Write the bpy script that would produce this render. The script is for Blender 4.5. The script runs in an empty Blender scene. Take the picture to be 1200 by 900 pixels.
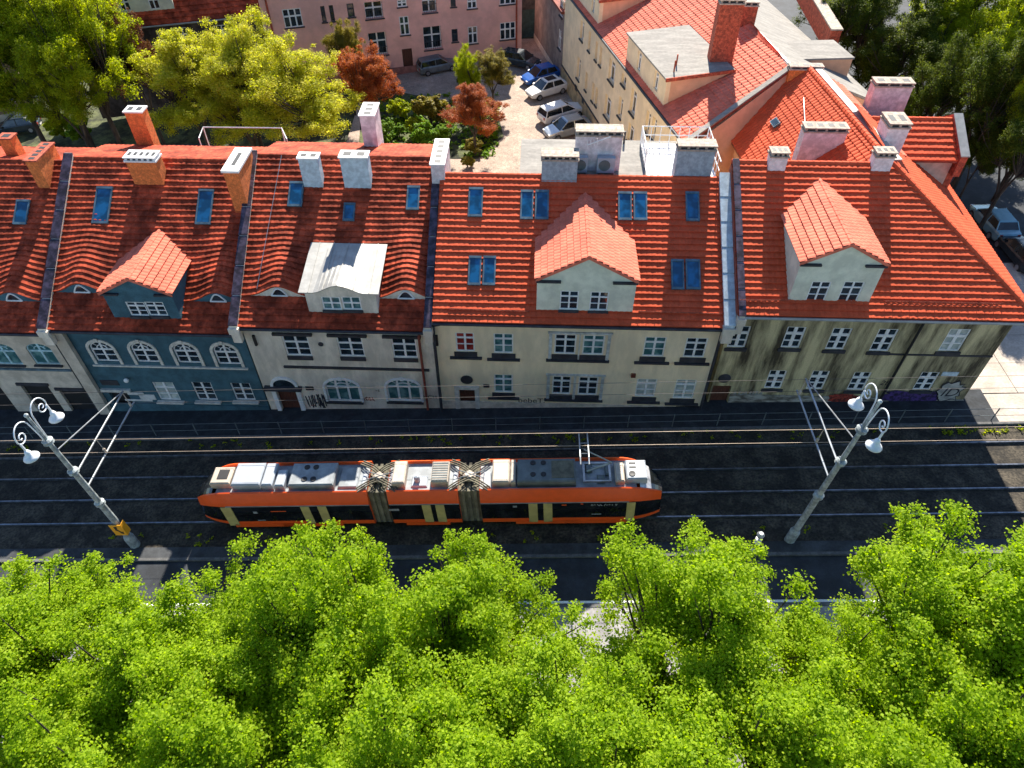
import bpy, math, random
import numpy as np
from mathutils import Vector, Matrix
random.seed(7)
V = Vector
SC = bpy.context.scene
COL = SC.collection

# ---------------------------------------------------------------- camera, world, sun, exposure
CAM_POS = V((0.0, 0.0, 30.0))
CAM_ROT = Matrix(((0.999385582, 0.0246568987, -0.0249097411),      # columns: right, down, forward
                  (0.0350386534, -0.720411483, 0.692661236),
                  (-0.00086638557, -0.693108456, -0.720832794)))
FOCAL = 832.0                                                      # in pixels of a 1200 wide picture
cam = bpy.data.cameras.new('camera')
cam.sensor_width = 36.0
cam.lens = FOCAL / 1200.0 * 36.0
cam.clip_start = 0.5
cam.clip_end = 600.0
cam_ob = bpy.data.objects.new('camera', cam)
COL.objects.link(cam_ob)
cr, cd, cf = CAM_ROT.col[0], CAM_ROT.col[1], CAM_ROT.col[2]
cam_ob.matrix_world = Matrix(((cr.x, -cd.x, -cf.x, CAM_POS.x), (cr.y, -cd.y, -cf.y, CAM_POS.y),
                              (cr.z, -cd.z, -cf.z, CAM_POS.z), (0, 0, 0, 1)))
SC.camera = cam_ob

SUN_TAN = 0.79          # rise of the sun per metre of depth (the sun stands behind the houses)
SUN_SIDE = 0.10        # a little to the right
sd = V((SUN_SIDE, 1.0, SUN_TAN)).normalized()
SUN_ELEV = math.asin(sd.z)
SUN_ROT = math.atan2(sd.x, sd.y)
world = bpy.data.worlds.new('World')
SC.world = world
world.use_nodes = True
wn, wl = world.node_tree.nodes, world.node_tree.links
sky = wn.new('ShaderNodeTexSky')
sky.sky_type = 'NISHITA'
sky.sun_disc = False
sky.sun_elevation = SUN_ELEV
sky.sun_rotation = SUN_ROT
sky.air_density = 1.0
sky.dust_density = 0.3
sky.ozone_density = 4.0
wl.new(sky.outputs[0], wn['Background'].inputs[0])
wn['Background'].inputs[1].default_value = 0.082
sun = bpy.data.lights.new('sun', 'SUN')
sun.energy = 5.0
sun.angle = math.radians(0.5)
sun.color = (1.0, 0.93, 0.82)
sun_ob = bpy.data.objects.new('sun', sun)
COL.objects.link(sun_ob)
sun_ob.rotation_euler = (-sd).to_track_quat('-Z', 'Y').to_euler()
sun_ob.location = (20, 60, 60)
SC.view_settings.view_transform = 'Standard'
SC.view_settings.look = 'None'
SC.view_settings.exposure = 1.45
SC.view_settings.gamma = 1.0

# ---------------------------------------------------------------- surveying: sight lines from the camera to real surfaces
GRADE = 0.05            # the street climbs to the right

def ray(u, v):
    return CAM_ROT @ V((u - 600.0, v - 450.0, FOCAL))

def hit(u, v, p, n):
    r = ray(u, v)
    return CAM_POS + r * ((V(p) - CAM_POS).dot(V(n)) / r.dot(V(n)))

def AY(u, v, y): return hit(u, v, (0, y, 0), (0, 1, 0))
def AZ(u, v, z): return hit(u, v, (0, 0, z), (0, 0, 1))
def GP(u, v, h=0.0): return hit(u, v, (0, 0, h), (-GRADE, 0, 1))
def gz(x): return GRADE * x

# ---------------------------------------------------------------- materials
MATS = {}

def nodes_of(name):
    m = bpy.data.materials.new(name)
    m.use_nodes = True
    nt = m.node_tree
    return m, nt.nodes, nt.links, nt.nodes['Principled BSDF']

def mat(name, col, rough=0.8, amt=0.18, scale=2.0, bump=0.0, bscale=30.0, metal=0.0, spec=0.5, stretch=(1, 1, 1), second=None, lo=0.42, hi=0.62, detail=6.0, fine=0.0, island=0.0, cells=0.0):
    if name in MATS: return MATS[name]
    m, N, L, b = nodes_of(name)
    b.inputs['Roughness'].default_value = rough
    b.inputs['Metallic'].default_value = metal
    b.inputs['Specular IOR Level'].default_value = spec
    tc = N.new('ShaderNodeTexCoord')
    mp = N.new('ShaderNodeMapping')
    mp.inputs['Scale'].default_value = stretch
    L.new(tc.outputs['Object'], mp.inputs[0])
    nz = N.new('ShaderNodeTexNoise')
    nz.inputs['Scale'].default_value = scale
    nz.inputs['Detail'].default_value = detail
    nz.inputs['Roughness'].default_value = 0.65
    L.new(mp.outputs[0], nz.inputs[0])
    cr_ = N.new('ShaderNodeValToRGB')
    c2 = second if second else tuple(max(0.0, c * (1 - 2 * amt)) for c in col)
    c1 = tuple(min(1.0, c * (1 + (0 if second else amt))) for c in col)
    cr_.color_ramp.elements[0].position = lo
    cr_.color_ramp.elements[1].position = hi
    cr_.color_ramp.elements[0].color = (*c2, 1)
    cr_.color_ramp.elements[1].color = (*c1, 1)
    L.new(nz.outputs['Fac'], cr_.inputs[0])
    out = cr_.outputs[0]
    if fine:
        n2 = N.new('ShaderNodeTexNoise')
        n2.inputs['Scale'].default_value = bscale
        n2.inputs['Detail'].default_value = 3
        L.new(tc.outputs['Object'], n2.inputs[0])
        mr = N.new('ShaderNodeMapRange')
        mr.inputs[1].default_value, mr.inputs[2].default_value = 0.3, 0.7
        mr.inputs[3].default_value, mr.inputs[4].default_value = 1 - fine, 1 + fine
        L.new(n2.outputs['Fac'], mr.inputs[0])
        mx = N.new('ShaderNodeMix'); mx.data_type = 'RGBA'; mx.blend_type = 'MULTIPLY'
        mx.inputs[0].default_value = 1
        L.new(out, mx.inputs[6]); L.new(mr.outputs[0], mx.inputs[7])
        out = mx.outputs[2]
    if cells:
        vo = N.new('ShaderNodeTexVoronoi'); vo.inputs['Scale'].default_value = 3.1
        L.new(tc.outputs['Object'], vo.inputs['Vector'])
        sp = N.new('ShaderNodeSeparateColor'); L.new(vo.outputs['Color'], sp.inputs[0])
        mr = N.new('ShaderNodeMapRange')
        mr.inputs[3].default_value, mr.inputs[4].default_value = 1 - cells, 1 + cells
        L.new(sp.outputs[0], mr.inputs[0])
        mx = N.new('ShaderNodeMix'); mx.data_type = 'RGBA'; mx.blend_type = 'MULTIPLY'
        mx.inputs[0].default_value = 1
        L.new(out, mx.inputs[6]); L.new(mr.outputs[0], mx.inputs[7])
        out = mx.outputs[2]
    if island:
        ge = N.new('ShaderNodeNewGeometry')
        mr = N.new('ShaderNodeMapRange')
        mr.inputs[3].default_value, mr.inputs[4].default_value = 1 - island, 1 + island
        L.new(ge.outputs['Random Per Island'], mr.inputs[0])
        mx = N.new('ShaderNodeMix'); mx.data_type = 'RGBA'; mx.blend_type = 'MULTIPLY'
        mx.inputs[0].default_value = 1
        L.new(out, mx.inputs[6]); L.new(mr.outputs[0], mx.inputs[7])
        out = mx.outputs[2]
    L.new(out, b.inputs['Base Color'])
    if bump:
        n3 = N.new('ShaderNodeTexNoise')
        n3.inputs['Scale'].default_value = bscale
        n3.inputs['Detail'].default_value = 4
        L.new(tc.outputs['Object'], n3.inputs[0])
        bp = N.new('ShaderNodeBump')
        bp.inputs['Strength'].default_value = bump
        bp.inputs['Distance'].default_value = 0.03
        L.new(n3.outputs['Fac'], bp.inputs['Height'])
        L.new(bp.outputs[0], b.inputs['Normal'])
    MATS[name] = m
    return m

def leaf_mat(name, cols, trans=0.45, spec=0.12):
    m, N, L, b = nodes_of(name)
    ge = N.new('ShaderNodeNewGeometry')
    rp = N.new('ShaderNodeValToRGB')
    while len(rp.color_ramp.elements) < len(cols): rp.color_ramp.elements.new(0.5)
    for i, c in enumerate(cols):
        rp.color_ramp.elements[i].position = i / (len(cols) - 1)
        rp.color_ramp.elements[i].color = (*c, 1)
    tc = N.new('ShaderNodeTexCoord')
    nz = N.new('ShaderNodeTexNoise'); nz.inputs['Scale'].default_value = 0.6
    L.new(tc.outputs['Object'], nz.inputs[0])
    mx = N.new('ShaderNodeMath'); mx.operation = 'MULTIPLY_ADD'
    mx.inputs[1].default_value = 0.62
    L.new(ge.outputs['Random Per Island'], mx.inputs[0])
    m2 = N.new('ShaderNodeMath'); m2.operation = 'MULTIPLY_ADD'; m2.inputs[1].default_value = 0.9; m2.inputs[2].default_value = -0.20
    L.new(nz.outputs['Fac'], m2.inputs[0])
    L.new(m2.outputs[0], mx.inputs[2])
    L.new(mx.outputs[0], rp.inputs[0])
    b.inputs['Roughness'].default_value = 0.55
    b.inputs['Specular IOR Level'].default_value = spec
    L.new(rp.outputs[0], b.inputs['Base Color'])
    tr = N.new('ShaderNodeBsdfTranslucent')
    hs = N.new('ShaderNodeHueSaturation'); hs.inputs['Saturation'].default_value = 1.1; hs.inputs['Value'].default_value = 1.5
    L.new(rp.outputs[0], hs.inputs['Color'])
    L.new(hs.outputs[0], tr.inputs['Color'])
    ms = N.new('ShaderNodeMixShader'); ms.inputs[0].default_value = trans
    L.new(b.outputs[0], ms.inputs[1]); L.new(tr.outputs[0], ms.inputs[2])
    L.new(ms.outputs[0], N['Material Output'].inputs['Surface'])
    MATS[name] = m
    return m

def glass_mat(name, col=(0.02, 0.03, 0.04), rough=0.06, curtain=None):
    m, N, L, b = nodes_of(name)
    b.inputs['Roughness'].default_value = rough
    b.inputs['Specular IOR Level'].default_value = 0.7
    tc = N.new('ShaderNodeTexCoord')
    nz = N.new('ShaderNodeTexNoise'); nz.inputs['Scale'].default_value = 1.7; nz.inputs['Detail'].default_value = 2
    L.new(tc.outputs['Object'], nz.inputs[0])
    rp = N.new('ShaderNodeValToRGB')
    rp.color_ramp.elements[0].position, rp.color_ramp.elements[1].position = 0.45, 0.6
    rp.color_ramp.elements[0].color = (*col, 1)
    rp.color_ramp.elements[1].color = (*(curtain or tuple(c * 2.2 for c in col)), 1)
    L.new(nz.outputs['Fac'], rp.inputs[0])
    L.new(rp.outputs[0], b.inputs['Base Color'])
    MATS[name] = m
    return m

# ---------------------------------------------------------------- mesh builder
ORG = {}

class MB:
    """collects faces in world space (or a thing's own space) and links them as one mesh object"""
    def __init__(s): s.v, s.f, s.m = [], [], []
    def poly(s, pts, m=0):
        i = len(s.v)
        s.v += [tuple(p) for p in pts]
        s.f.append(tuple(range(i, i + len(pts)))); s.m.append(m)
        return s
    def raw(s, vs, fs, m=0):
        i = len(s.v)
        s.v += [tuple(p) for p in vs]
        for f in fs: s.f.append(tuple(k + i for k in f)); s.m.append(m)
        return s
    def hexa(s, p, m=0):
        """p: four bottom corners (anticlockwise from above) then four top corners"""
        return s.raw(p, ((3, 2, 1, 0), (4, 5, 6, 7), (0, 1, 5, 4), (1, 2, 6, 5), (2, 3, 7, 6), (3, 0, 4, 7)), m)
    def box(s, x0, x1, y0, y1, z0, z1, m=0):
        return s.hexa(((x0, y0, z0), (x1, y0, z0), (x1, y1, z0), (x0, y1, z0), (x0, y0, z1), (x1, y0, z1), (x1, y1, z1), (x0, y1, z1)), m)
    def obox(s, o, a, b, c, m=0):
        o, a, b, c = V(o), V(a), V(b), V(c)
        return s.hexa((o, o + a, o + a + b, o + b, o + c, o + a + c, o + a + b + c, o + b + c), m)
    def prism(s, pts, e, m=0):
        e = V(e); n = len(pts)
        vs = [V(p) for p in pts] + [V(p) + e for p in pts]
        fs = [tuple(range(n))[::-1], tuple(range(n, 2 * n))] + [(i, (i + 1) % n, (i + 1) % n + n, i + n) for i in range(n)]
        return s.raw(vs, fs, m)
    def tube(s, pts, r, n=8, m=0, caps=True):
        pts = [V(p) for p in pts]
        rs = r if isinstance(r, (list, tuple)) else [r] * len(pts)
        vs, fs = [], []
        up = V((0.13, 0.31, 0.94))
        for i, p in enumerate(pts):
            t = (pts[min(i + 1, len(pts) - 1)] - pts[max(i - 1, 0)]).normalized()
            a = t.cross(up)
            if a.length < 1e-3: a = t.cross(V((1, 0, 0)))
            a.normalize(); b = t.cross(a)
            for k in range(n):
                w = 2 * math.pi * k / n
                vs.append(p + (a * math.cos(w) + b * math.sin(w)) * rs[i])
        for i in range(len(pts) - 1):
            for k in range(n):
                k2 = (k + 1) % n
                fs.append((i * n + k, i * n + k2, (i + 1) * n + k2, (i + 1) * n + k))
        if caps: fs += [tuple(range(n))[::-1], tuple(range((len(pts) - 1) * n, len(pts) * n))]
        return s.raw(vs, fs, m)
    def lathe(s, c, prof, n=14, m=0, axis=(0, 0, 1)):
        """prof: (radius, height) pairs from below"""
        c = V(c); q = V((0, 0, 1)).rotation_difference(V(axis).normalized())
        vs, fs = [], []
        for r, h in prof:
            for k in range(n):
                w = 2 * math.pi * k / n
                vs.append(c + q @ V((r * math.cos(w), r * math.sin(w), h)))
        for i in range(len(prof) - 1):
            for k in range(n):
                k2 = (k + 1) % n
                fs.append((i * n + k, i * n + k2, (i + 1) * n + k2, (i + 1) * n + k))
        fs += [tuple(range(n))[::-1], tuple(range((len(prof) - 1) * n, len(prof) * n))]
        return s.raw(vs, fs, m)
    def build(s, name, mats, parent=None, smooth=False, kind=None, label=None):
        if not isinstance(mats, (list, tuple)): mats = [mats]
        o = V((0, 0, 0))
        q = parent
        while q is not None:
            if q.name in ORG: o = ORG[q.name]; break
            q = q.parent
        me = bpy.data.meshes.new(name)
        me.from_pydata([(a - o.x, b - o.y, c - o.z) for a, b, c in s.v], [], s.f)
        for mm in mats: me.materials.append(mm)
        if len(mats) > 1: me.polygons.foreach_set('material_index', s.m)
        if smooth:
            me.polygons.foreach_set('use_smooth', [True] * len(me.polygons))
        me.update()
        ob = bpy.data.objects.new(name, me)
        COL.objects.link(ob)
        if parent is not None: ob.parent = parent
        if kind: ob['kind'] = kind
        if label: ob['label'] = label
        return ob

def thing(name, label, cat, loc=(0, 0, 0), group=None, local=False, rot=None):
    o = bpy.data.objects.new(name, None)
    o.empty_display_size = 0.3
    COL.objects.link(o)
    o.location = loc
    if rot is not None: o.rotation_euler = rot
    o['label'] = label; o['category'] = cat
    if group: o['group'] = group
    ORG[o.name] = V((0, 0, 0)) if local else V(loc)
    return o

def tag(o, label, cat, group=None):
    o['label'] = label; o['category'] = cat
    if group: o['group'] = group
    return o

def copy_tree(o, parent=None):
    c = o.copy(); COL.objects.link(c)
    if parent is not None: c.parent = parent
    for ch in list(o.children): copy_tree(ch, c)
    return c

def struct(o):
    o['kind'] = 'structure'
    return o

# ---------------------------------------------------------------- facades: a vertical plane with its own horizontal measure
class Facade:
    def __init__(s, o, d):
        s.o = V((o[0], o[1], 0)); s.d = V((d[0], d[1], 0)).normalized()
        s.n = V((s.d.y, -s.d.x, 0))
    def P(s, a, z, out=0.0):
        p = s.o + s.d * a + s.n * out
        return V((p.x, p.y, z))
    def px(s, u, v, out=0.0):
        p = hit(u, v, s.o + s.n * out, s.n)
        return (p - s.o).dot(s.d), p.z
    def win(s, uc, vt, vb, w):
        """opening from its middle, top and bottom rows and its width in pixels"""
        vm = 0.5 * (vt + vb)
        w = w * 1.15
        a0, zt = s.px(uc - w / 2, vm); a1, _ = s.px(uc + w / 2, vm)
        zt = s.px(uc, vt)[1]; zb = s.px(uc, vb)[1]
        return [a0, a1, zb, zt, 0.0]
    def slab(s, mb, a0, a1, z0, z1, o0, o1, m=0):
        """box between two distances in front of the wall plane"""
        P = s.P
        return mb.hexa((P(a0, z0, o1), P(a1, z0, o1), P(a1, z0, o0), P(a0, z0, o0), P(a0, z1, o1), P(a1, z1, o1), P(a1, z1, o0), P(a0, z1, o0)), m)

def arc_pts(a0, a1, zs, rise, n=12):
    c, h = 0.5 * (a0 + a1), 0.5 * (a1 - a0)
    return [(c - h * math.cos(math.pi * k / n), zs + rise * math.sin(math.pi * k / n)) for k in range(n + 1)]

def wall(F, root, a0, a1, z0, z1, ops, m, depth=0.2, name='wall', thick=0.35, mb=None, build=True, top=None):
    mb = mb or MB()
    ss = sorted({a0, a1, *[o[0] for o in ops], *[o[1] for o in ops]})
    zz = sorted({z0, z1, *[o[2] for o in ops], *[o[3] for o in ops]})
    ss = [x for x in ss if a0 - 1e-6 <= x <= a1 + 1e-6]; zz = [x for x in zz if z0 - 1e-6 <= x <= z1 + 1e-6]
    for i in range(len(ss) - 1):
        for j in range(len(zz) - 1):
            cs, cz = 0.5 * (ss[i] + ss[i + 1]), 0.5 * (zz[j] + zz[j + 1])
            if any(o[0] < cs < o[1] and o[2] < cz < o[3] for o in ops): continue
            mb.poly((F.P(ss[i], zz[j]), F.P(ss[i + 1], zz[j]), F.P(ss[i + 1], zz[j + 1]), F.P(ss[i], zz[j + 1])))
    for o in ops:
        p, q, b, t, r = o[:5]
        if r:
            ap = arc_pts(p, q, t - r, r)
            for k in range(len(ap) - 1):
                (x0, y0), (x1, y1) = ap[k], ap[k + 1]
                mb.poly((F.P(x0, y0), F.P(x1, y1), F.P(x1, t), F.P(x0, t)))
            loop = [(p, b), (q, b)] + ap[::-1]
        else:
            loop = [(p, b), (q, b), (q, t), (p, t)]
        for k in range(len(loop)):
            (x0, y0), (x1, y1) = loop[k], loop[(k + 1) % len(loop)]
            if abs(x0 - x1) + abs(y0 - y1) < 1e-6: continue
            mb.poly((F.P(x0, y0), F.P(x0, y0, -depth), F.P(x1, y1, -depth), F.P(x1, y1)))
    # ends, top and back make the wall a solid body
    mb.poly((F.P(a0, z0), F.P(a0, z1), F.P(a0, z1, -thick), F.P(a0, z0, -thick)))
    mb.poly((F.P(a1, z0), F.P(a1, z0, -thick), F.P(a1, z1, -thick), F.P(a1, z1)))
    mb.poly((F.P(a0, z1), F.P(a1, z1), F.P(a1, z1, -thick), F.P(a0, z1, -thick)))
    mb.poly((F.P(a0, z0, -thick), F.P(a0, z1, -thick), F.P(a1, z1, -thick), F.P(a1, z0, -thick)))
    if build: return mb.build(name, m, root)
    return mb

def window(F, parent, o, frame, glass, rec=0.12, cols=2, rows=(0.66,), bar=0.055, border=0.07, sill=None, sill_h=0.1, sill_out=0.12, sill_over=0.1, thinrows=(), name='window', parts=True):
    """casement frame with glass behind; sill in front. rows: heights of cross bars as shares"""
    p, q, b, t, r = o[:5]
    mb, mg = MB(), MB()
    f0, f1 = -rec, -rec + 0.06
    def bar_h(z0, z1, x0=p, x1=q, d=0.0): F.slab(mb, x0, x1, z0, z1, f0 - d, f1 - d)
    def bar_v(x0, x1, z0, z1, d=0.0): F.slab(mb, x0, x1, z0, z1, f0 - d, f1 - d)
    zt = t - r
    bar_h(b, b + border)
    bar_v(p, p + border, b + border, zt - (0 if r else border)); bar_v(q - border, q, b + border, zt - (0 if r else border))
    if not r: bar_h(t - border, t)
    iw0, iw1 = p + border, q - border
    for k in range(1, cols):
        x = p + (q - p) * k / cols
        bar_v(x - bar, x + bar, b + border, t - (border if not r else r * 0.02), 0.003)
    for s_ in rows:
        z = b + (t - b) * s_
        bar_h(z - bar, z + bar, iw0, iw1, 0.006)
    for s_ in thinrows:
        z = b + (t - b) * s_
        bar_h(z - bar * 0.45, z + bar * 0.45, iw0, iw1, 0.009)
    if r:
        ap = arc_pts(p, q, zt, r, 12); an = arc_pts(p + border, q - border, zt, r - border, 12)
        for k in range(12):
            pts = [ap[k], ap[k + 1], an[k + 1], an[k]]
            mb.prism([F.P(x, z, f1) for x, z in pts], F.n * (f0 - f1))
        am = arc_pts(p + (q - p) * 0.26, q - (q - p) * 0.26, zt, r * 0.5, 8); am2 = arc_pts(p + (q - p) * 0.31, q - (q - p) * 0.31, zt, r * 0.41, 8)
        for k in range(8):
            pts = [am[k], am[k + 1], am2[k + 1], am2[k]]
            mb.prism([F.P(x, z, f1 - 0.009) for x, z in pts], F.n * (f0 - f1))
        for sgn in (0.3, 0.7):
            x0 = p + (q - p) * sgn; x1 = p + (q - p) * (0.14 if sgn < .5 else 0.86)
            mb.tube((F.P(x0, zt + r * 0.36, f1 - 0.03), F.P(x1, zt + r * 0.66, f1 - 0.03)), 0.02, 4)
    w = mb.build(name, frame, parent)
    if r:
        loop = [(p + .01, b + .01), (q - .01, b + .01)] + arc_pts(p + .01, q - .01, zt, r - .01)[::-1]
    else:
        loop = [(p + .01, b + .01), (q - .01, b + .01), (q - .01, t - .01), (p + .01, t - .01)]
    mg.prism([F.P(x, z, f0 + 0.015) for x, z in loop], F.n * -0.02)
    mg.build('glass', glass, w if parts else parent)
    if sill is not None:
        ms = MB()
        F.slab(ms, p - sill_over, q + sill_over, b - sill_h, b - 0.004, -rec + 0.02, sill_out)
        ms.build('sill', sill, w)
    return w

# ---------------------------------------------------------------- pantile roofs
def clip_u(poly, t):
    xs = []
    n = len(poly)
    for i in range(n):
        (s0, t0), (s1, t1) = poly[i], poly[(i + 1) % n]
        if abs(t1 - t0) < 1e-9: continue
        if min(t0, t1) - 1e-6 <= t <= max(t0, t1) + 1e-6:
            xs.append(s0 + (s1 - s0) * (t - t0) / (t1 - t0))
    return (min(xs), max(xs)) if xs else None

def tiles(o, a, b, poly, m, parent, course=0.33, tw=0.27, lift=0.085, amp=0.022, bump=None, name='roof_tiles', jitter=0.006, seg=4, seed=1):
    """rows of overlapping pantiles: o eave origin, a along the eave, b up the slope, poly convex in (a, b) metres"""
    rng = random.Random(seed)
    o, a, b = V(o), V(a).normalized(), V(b).normalized()
    n = a.cross(b).normalized()
    if n.z < 0: n = -n
    tmin, tmax = min(p[1] for p in poly), max(p[1] for p in poly)
    k = max(1, int(round((tmax - tmin) / course))); c = (tmax - tmin) / k
    vs, fs = [], []
    prof = [0.0, 0.7, 1.0, 0.55, 0.0][:seg + 1] if seg == 4 else [0.0, 1.0, 0.0]
    for i in range(k):
        t0, t1 = tmin + i * c, min(tmax, tmin + (i + 1.12) * c)
        r0, r1 = clip_u(poly, min(max(t0, tmin + 1e-4), tmax - 1e-4)), clip_u(poly, min(t1, tmax - 1e-4))
        if not r0 or not r1: continue
        lo, hi = min(r0[0], r1[0]), max(r0[1], r1[1])
        first = math.floor(lo / tw); last = math.ceil(hi / tw)
        row = []
        for q in range(first, last):
            j = rng.uniform(-1, 1) * jitter
            for e in range(seg):
                row.append(((q + e / seg) * tw, prof[e] * amp + j))
        row.append((last * tw, 0.0))
        base = len(vs)
        for s_, h in row:
            s0, s1 = min(max(s_, r0[0]), r0[1]), min(max(s_, r1[0]), r1[1])
            b0 = bump(s0, t0 + c * 0.02, t0 + c * 0.02) if bump else 0.0
            b1 = bump(s1, t1, t0 + c * 0.02) if bump else 0.0
            vs.append(o + a * s0 + b * t0 + n * (-0.03) + V((0, 0, b0)))
            vs.append(o + a * s0 + b * t0 + n * (lift + h) + V((0, 0, b0)))
            vs.append(o + a * s1 + b * t1 + n * (h + 0.004) + V((0, 0, b1)))
        for q in range(len(row) - 1):
            i0 = base + q * 3; i1 = i0 + 3
            fs.append((i0, i1, i1 + 1, i0 + 1))
            fs.append((i0 + 1, i1 + 1, i1 + 2, i0 + 2))
    mb = MB(); mb.raw(vs, fs)
    return mb.build(name, m, parent, kind='stuff')

def ridge_caps(p0, p1, m, parent, r=0.14, step=0.36, name='ridge_tiles'):
    p0, p1 = V(p0), V(p1)
    d = p1 - p0; L = d.length; d.normalize()
    k = max(1, int(L / step)); mb = MB()
    for i in range(k):
        z_ = V((0, 0, -0.07)); mb.tube((p0 + d * (L * i / k) + z_, p0 + d * (L * (i + 1.1) / k) + z_), [r * 1.1, r * 0.95], 8)
    return mb.build(name, m, parent, kind='stuff')

# ---------------------------------------------------------------- palette
M_tile_old = mat('tile_old', (0.40, 0.064, 0.027), rough=0.8, spec=0.15, amt=0.24, scale=1.1, cells=0.26, fine=0.12, bscale=9, bump=0.15)
M_tile_new = mat('tile_new', (0.60, 0.095, 0.037), rough=0.8, spec=0.15, cells=0.07, amt=0.07, scale=0.8, fine=0.09, bscale=11, bump=0.15)
M_tile_mid = mat('tile_mid', (0.66, 0.165, 0.10), rough=0.8, spec=0.15, cells=0.08, amt=0.08, scale=1.0, fine=0.1, bscale=10, bump=0.2)
M_tile_under = mat('tile_under', (0.25, 0.06, 0.035), rough=0.9)
M_capmetal = mat('capping_metal', (0.085, 0.06, 0.085), rough=0.5, amt=0.35, scale=2.5, metal=0.3)
M_zinc = mat('zinc', (0.36, 0.35, 0.32), rough=0.5, amt=0.08, scale=2, metal=0.25)
M_teal = mat('teal_plaster', (0.048, 0.118, 0.15), rough=0.95, amt=0.13, scale=1.2, bump=0.5, bscale=22, fine=0.12)
M_cream = mat('cream_plaster', (0.84, 0.68, 0.45), rough=0.95, amt=0.07, scale=0.9, bump=0.3, bscale=26, fine=0.06, stretch=(1, 1, 0.35))
M_greyplaster = mat('grey_plaster', (0.70, 0.61, 0.49), rough=0.95, amt=0.12, scale=1.0, bump=0.4, bscale=24, fine=0.08, stretch=(1, 1, 0.4))
M_sand = mat('sand_plaster', (0.58, 0.49, 0.38), rough=0.95, amt=0.12, scale=1.0, bump=0.3, bscale=24, fine=0.08)
M_grime = mat('grimy_plaster', (0.56, 0.47, 0.26), rough=0.95, second=(0.055, 0.042, 0.022), scale=1.15, stretch=(1.0, 1.0, 0.17), lo=0.38, hi=0.60, detail=9, bump=0.4, bscale=20, fine=0.15)
M_plinth = mat('worn_plinth', (0.40, 0.37, 0.31), rough=0.95, second=(0.10, 0.085, 0.065), scale=2.2, stretch=(0.6, 1, 1.8), lo=0.40, hi=0.6, bump=0.6, bscale=14)
M_mint = mat('pale_plaster', (0.66, 0.64, 0.50), rough=0.95, amt=0.08, scale=1.2, bump=0.3, bscale=24)
M_white = mat('white_paint', (0.78, 0.77, 0.74), rough=0.6, amt=0.06, scale=4)
M_trim = mat('pale_trim', (0.62, 0.58, 0.50), rough=0.85, amt=0.1, scale=4)
M_dark = mat('dark_sill', (0.035, 0.035, 0.042), rough=0.7, amt=0.2)
M_black = mat('black', (0.012, 0.012, 0.013), rough=0.6, amt=0.1)
M_brownwood = mat('brown_door', (0.11, 0.035, 0.02), rough=0.6, amt=0.2, scale=6, stretch=(4, 4, 0.5))
M_brick = mat('orange_brick', (0.72, 0.19, 0.045), rough=0.9, amt=0.12, scale=5, fine=0.2, bscale=14, bump=0.4)
M_brickred = mat('red_brick', (0.42, 0.085, 0.04), rough=0.9, amt=0.22, scale=5, fine=0.2, bscale=14, bump=0.4)
M_chimwhite = mat('white_render', (0.72, 0.70, 0.69), rough=0.9, amt=0.10, scale=3, bump=0.3, bscale=16)
M_chimpink = mat('pale_lilac_render', (0.66, 0.60, 0.60), rough=0.9, amt=0.12, scale=3, bump=0.3, bscale=16)
M_conc = mat('concrete_cap', (0.40, 0.33, 0.26), rough=0.9, amt=0.15, scale=5)
M_felt = mat('roofing_felt', (0.26, 0.24, 0.21), rough=0.95, amt=0.09, scale=1.0, fine=0.12, bscale=5, stretch=(0.6, 2.2, 1))
M_steel = mat('steel', (0.38, 0.40, 0.41), rough=0.4, metal=0.6, amt=0.12)
M_pole = mat('pole_paint', (0.34, 0.38, 0.38), rough=0.55, metal=0.1, amt=0.2, scale=4)
M_rail = mat('rail_steel', (0.20, 0.215, 0.24), rough=0.30, metal=0.7, amt=0.2, scale=3)
M_glass = glass_mat('window_glass', (0.012, 0.02, 0.026))
M_glass_curtain = glass_mat('glass_with_curtain', (0.04, 0.12, 0.125), curtain=(0.14, 0.27, 0.26))
M_glass_red = glass_mat('glass_with_red_curtain', (0.20, 0.025, 0.02), curtain=(0.34, 0.05, 0.04))
M_glass_white = glass_mat('glass_with_net_curtain', (0.32, 0.38, 0.36), curtain=(0.55, 0.56, 0.5))
M_skyglass = glass_mat('skylight_glass', (0.005, 0.055, 0.12), rough=0.10)  # blue of the reflected sky put into the base colour
M_skyframe = mat('skylight_frame', (0.10, 0.17, 0.21), rough=0.5, metal=0.2)
M_pipe_red = mat('brown_red_pipe', (0.21, 0.05, 0.03), rough=0.5)
M_yellow = mat('yellow_plaster', (0.82, 0.66, 0.42), rough=0.95, amt=0.06, scale=0.8, bump=0.3, bscale=22)
M_peach = mat('peach_plaster', (0.72, 0.40, 0.24), rough=0.95, amt=0.06, scale=0.8, bump=0.3, bscale=22)  # on the yellow house: south walls' warm shade put into the colour
M_pink = mat('pink_plaster', (0.80, 0.42, 0.34), rough=0.95, amt=0.06, scale=0.6, bump=0.3, bscale=18)
M_brown = mat('brown_plaster', (0.30, 0.19, 0.12), rough=0.95, amt=0.2, scale=1.0, bump=0.5, bscale=12)
M_darkwall = mat('dark_wall', (0.075, 0.06, 0.055), rough=0.95, amt=0.3, scale=1.0, bump=0.5, bscale=10)
M_taupe = mat('taupe_plaster', (0.27, 0.21, 0.18), rough=0.95, amt=0.14, scale=1.0)

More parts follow.
